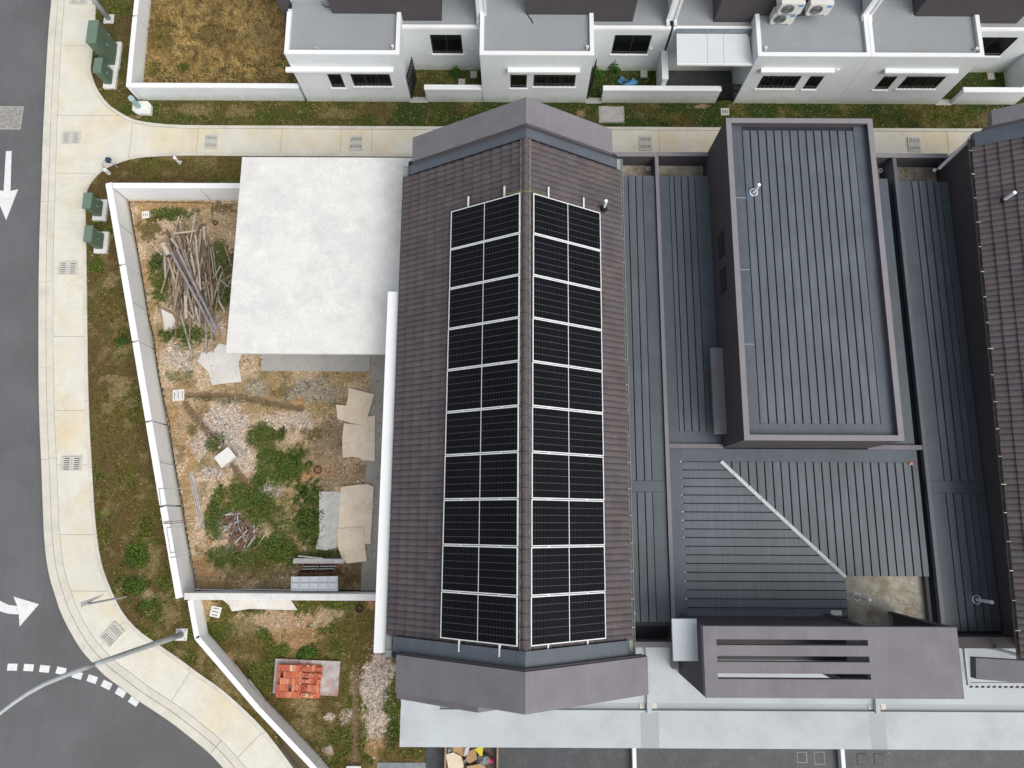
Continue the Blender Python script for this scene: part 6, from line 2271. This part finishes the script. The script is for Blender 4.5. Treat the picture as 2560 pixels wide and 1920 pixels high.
# brick pile
c4 = [q('P', *v, .1) for v in ((720, 715), (1280, 738), (1257, 1038), (697, 1013))]
MB().prism([tuple(v.to_2d()) for v in c4], -.02, .1).build('concrete_pallet', 'brickslab', None, 'rectangular concrete base stained with brick dust under the bricks', 'concrete base')
e1 = (c4[1] - c4[0]).normalized()
e2 = (c4[3] - c4[0]).normalized()
ang = math.atan2(e1.y, e1.x)
bl_, bw_, bh_ = .205, .098, .065
bm_ = []
for m in MT['brick']:
    me = MB().box(-bw_ / 2, bw_ / 2, -bl_ / 2, bl_ / 2, 0, bh_).mesh('brick')
    me.materials.append(m)
    bm_.append(me)
o0 = c4[0] + e1 * .17 + e2 * .15
bricks = []
for lay in range(3):
    for i in range(14):
        for j in range(5):
            if lay == 2 and (i > 6 or (random.random() < .12)):
                continue
            if lay == 1 and i > 9 and random.random() < .35:
                continue
            p = o0 + e1 * (i * .104 + .05) + e2 * (j * .213 + .1)
            r_ = ang + random.gauss(0, .03)
            if lay >= 1 and i > 7:
                p = p + Vector((random.uniform(-.02, .02), random.uniform(-.02, .02), 0))
                r_ = ang + (random.choice((0, math.pi / 2)) + random.gauss(0, .12))
            hidden_ = lay == 0 and 0 < i < 13 and 0 < j < 4 and i < 9
            if hidden_ or (lay == 1 and 0 < i < 6 and 0 < j < 4):
                continue
            k = random.choices((0, 1, 2, 3), (6, 4, 3, .5))[0]
            o = bpy.data.objects.new('brick', bm_[k])
            COL.objects.link(o)
            o.location = (p.x, p.y, .1 + lay * (bh_ + .002))
            o.rotation_euler.z = r_
            tag(o, '%s clay brick in the pile on the stained concrete base' % ('orange', 'dark red', 'salmon pink', 'buff')[k], 'brick', 'bricks of the pile')

# front yard edge piece and rubbish bin
p = q('P', 1400, 1650)
MB().box(p.x - .24, p.x + .24, p.y - .1, p.y + .05, -.02, .1).build('kerb_block', 'slabwhite', None, 'white concrete block at the end of the brown trench', 'concrete block')
a, b = q('Q', 520, 1700, .7), q('Q', 985, 1700, .7)
yb0, yb1 = q('Q', 750, 1900, .7).y, -6.3
bn = thing('rubbish_bin', ((a.x + b.x) / 2, (yb0 + yb1) / 2, .03), 'open wooden rubbish bin full of scraps at the bottom edge under the porch slab', 'rubbish bin')
for nm, bx in (('side_board', (a.x, a.x + .05, yb0, yb1)), ('side_board', (b.x - .05, b.x, yb0, yb1)), ('end_board', (a.x + .051, b.x - .051, yb0, yb0 + .05)), ('end_board', (a.x + .051, b.x - .051, yb1 - .05, yb1))):
    MB().box(*bx, .03, .7).build(nm, mat('bin_board', (.34, .2, .15), .8, .15, 4, .1, 30) if nm == 'end_board' else MT['wood'][0], bn)
MB().box(a.x + .05, b.x - .05, yb0 + .05, yb1 - .05, .03, .36).build('fill', MT['wood'][4], bn)


def scrap(t, pts, z, m, name, label, cat, th=.01, tilt=.0):
    ps = [q(t, *v, z) for v in pts]
    cx = sum(v.x for v in ps) / len(ps)
    return MB().slab([(v.x, v.y, z + tilt * (v.x - cx)) for v in ps], th).build(name, m, None, label, cat, 'scraps in the rubbish bin')


scrap('Q', ((535, 1545), (600, 1525), (670, 1560), (690, 1640), (650, 1720), (560, 1700)), .56, 'ply', 'plywood_piece', 'pale plywood piece with a hole in the rubbish bin', 'board', .012, .1)
scrap('Q', ((600, 1460), (700, 1470), (690, 1560), (590, 1540)), .50, 'card', 'cardboard_piece', 'tan cardboard piece at the upper left of the bin', 'cardboard', .01, -.1)
scrap('Q', ((720, 1520), (790, 1490), (805, 1580), (740, 1620), (705, 1600)), .60, 'card', 'cardboard_piece', 'orange-tan cardboard piece in the middle of the bin', 'cardboard', .01, .2)
scrap('Q', ((715, 1640), (860, 1620), (900, 1720), (720, 1730)), .52, 'card', 'cardboard_piece', 'cardboard box flap at the bottom edge of the bin', 'cardboard', .01, -.15)
scrap('Q', ((780, 1500), (860, 1460), (850, 1550), (830, 1555)), .64, 'yellow', 'yellow_sign', 'yellow and white printed sheet in the rubbish bin', 'sheet', .008, .2)
scrap('Q', ((700, 1490), (745, 1470), (720, 1540), (690, 1565)), .6, 'pvc', 'plastic_wrap', 'crumpled white wrap in the rubbish bin', 'wrap', .008, .4)
for (x, y, s, m, lb, nm) in ((570, 1505, .13, 'plasticbag', 'dark grey plastic bag in the left corner of the bin', 'plastic_bag'), (860, 1580, .22, 'plasticbag', 'large grey plastic bag in the right of the bin', 'plastic_bag'),
                             (925, 1600, .1, 'pink', 'bright pink bundle in the rubbish bin', 'pink_bundle'), (690, 1600, .1, 'plasticbag', 'small grey bag beside the plywood piece', 'plastic_bag'), (540, 1650, .08, 'red', 'small red bundle in the rubbish bin', 'red_bundle')):
    p = q('Q', x, y, .45)
    bm = bmesh.new()
    bmesh.ops.create_icosphere(bm, subdivisions=2, radius=s)
    for v in bm.verts:
        v.co *= 1 + random.uniform(-.25, .2)
        v.co.z *= .7
    me = bpy.data.meshes.new(nm)
    bm.to_mesh(me)
    bm.free()
    me.materials.append(MT[m])
    o = bpy.data.objects.new(nm, me)
    COL.objects.link(o)
    o.location = (p.x, p.y, .36 + s * .55)
    tag(o, lb, 'bag' if 'bag' in nm else 'bundle', 'scraps in the rubbish bin')

# bits of cable on the rear roofs
for t, pts, lb in (('C', ((135, 125), (150, 150), (165, 165), (180, 200)), 'short loose cable end on the grey roof by the dark upper storey'), ('D', ((1290, 130), (1250, 135), (1238, 118), (1262, 108)), 'pale cable loop on the grey roof at the top right'),
                   ('B', ((575, 35), (600, 60), (640, 62)), 'dark cable loop at the foot of the white upper wall')):
    MB().tube([q(t, *v, KZ - .13) for v in pts], .018, 6).build('cable_end', 'rubber' if t != 'D' else 'pvc', None, lb, 'cable', 'cable ends on the rear roofs')
# sealant dabs at the sheet ends of the hipped roof
mb = MB()
for k in range(18):
    y = hy1 - k * .2615
    r_ = random.uniform(.008, .02)
    mb.box(hx0 - .03, hx0 - .03 + r_ * 2.4, y - r_, y + r_, HZ + .01, HZ + .02)
mb.build('sealant_dabs', 'busbar', d4, kind='stuff')
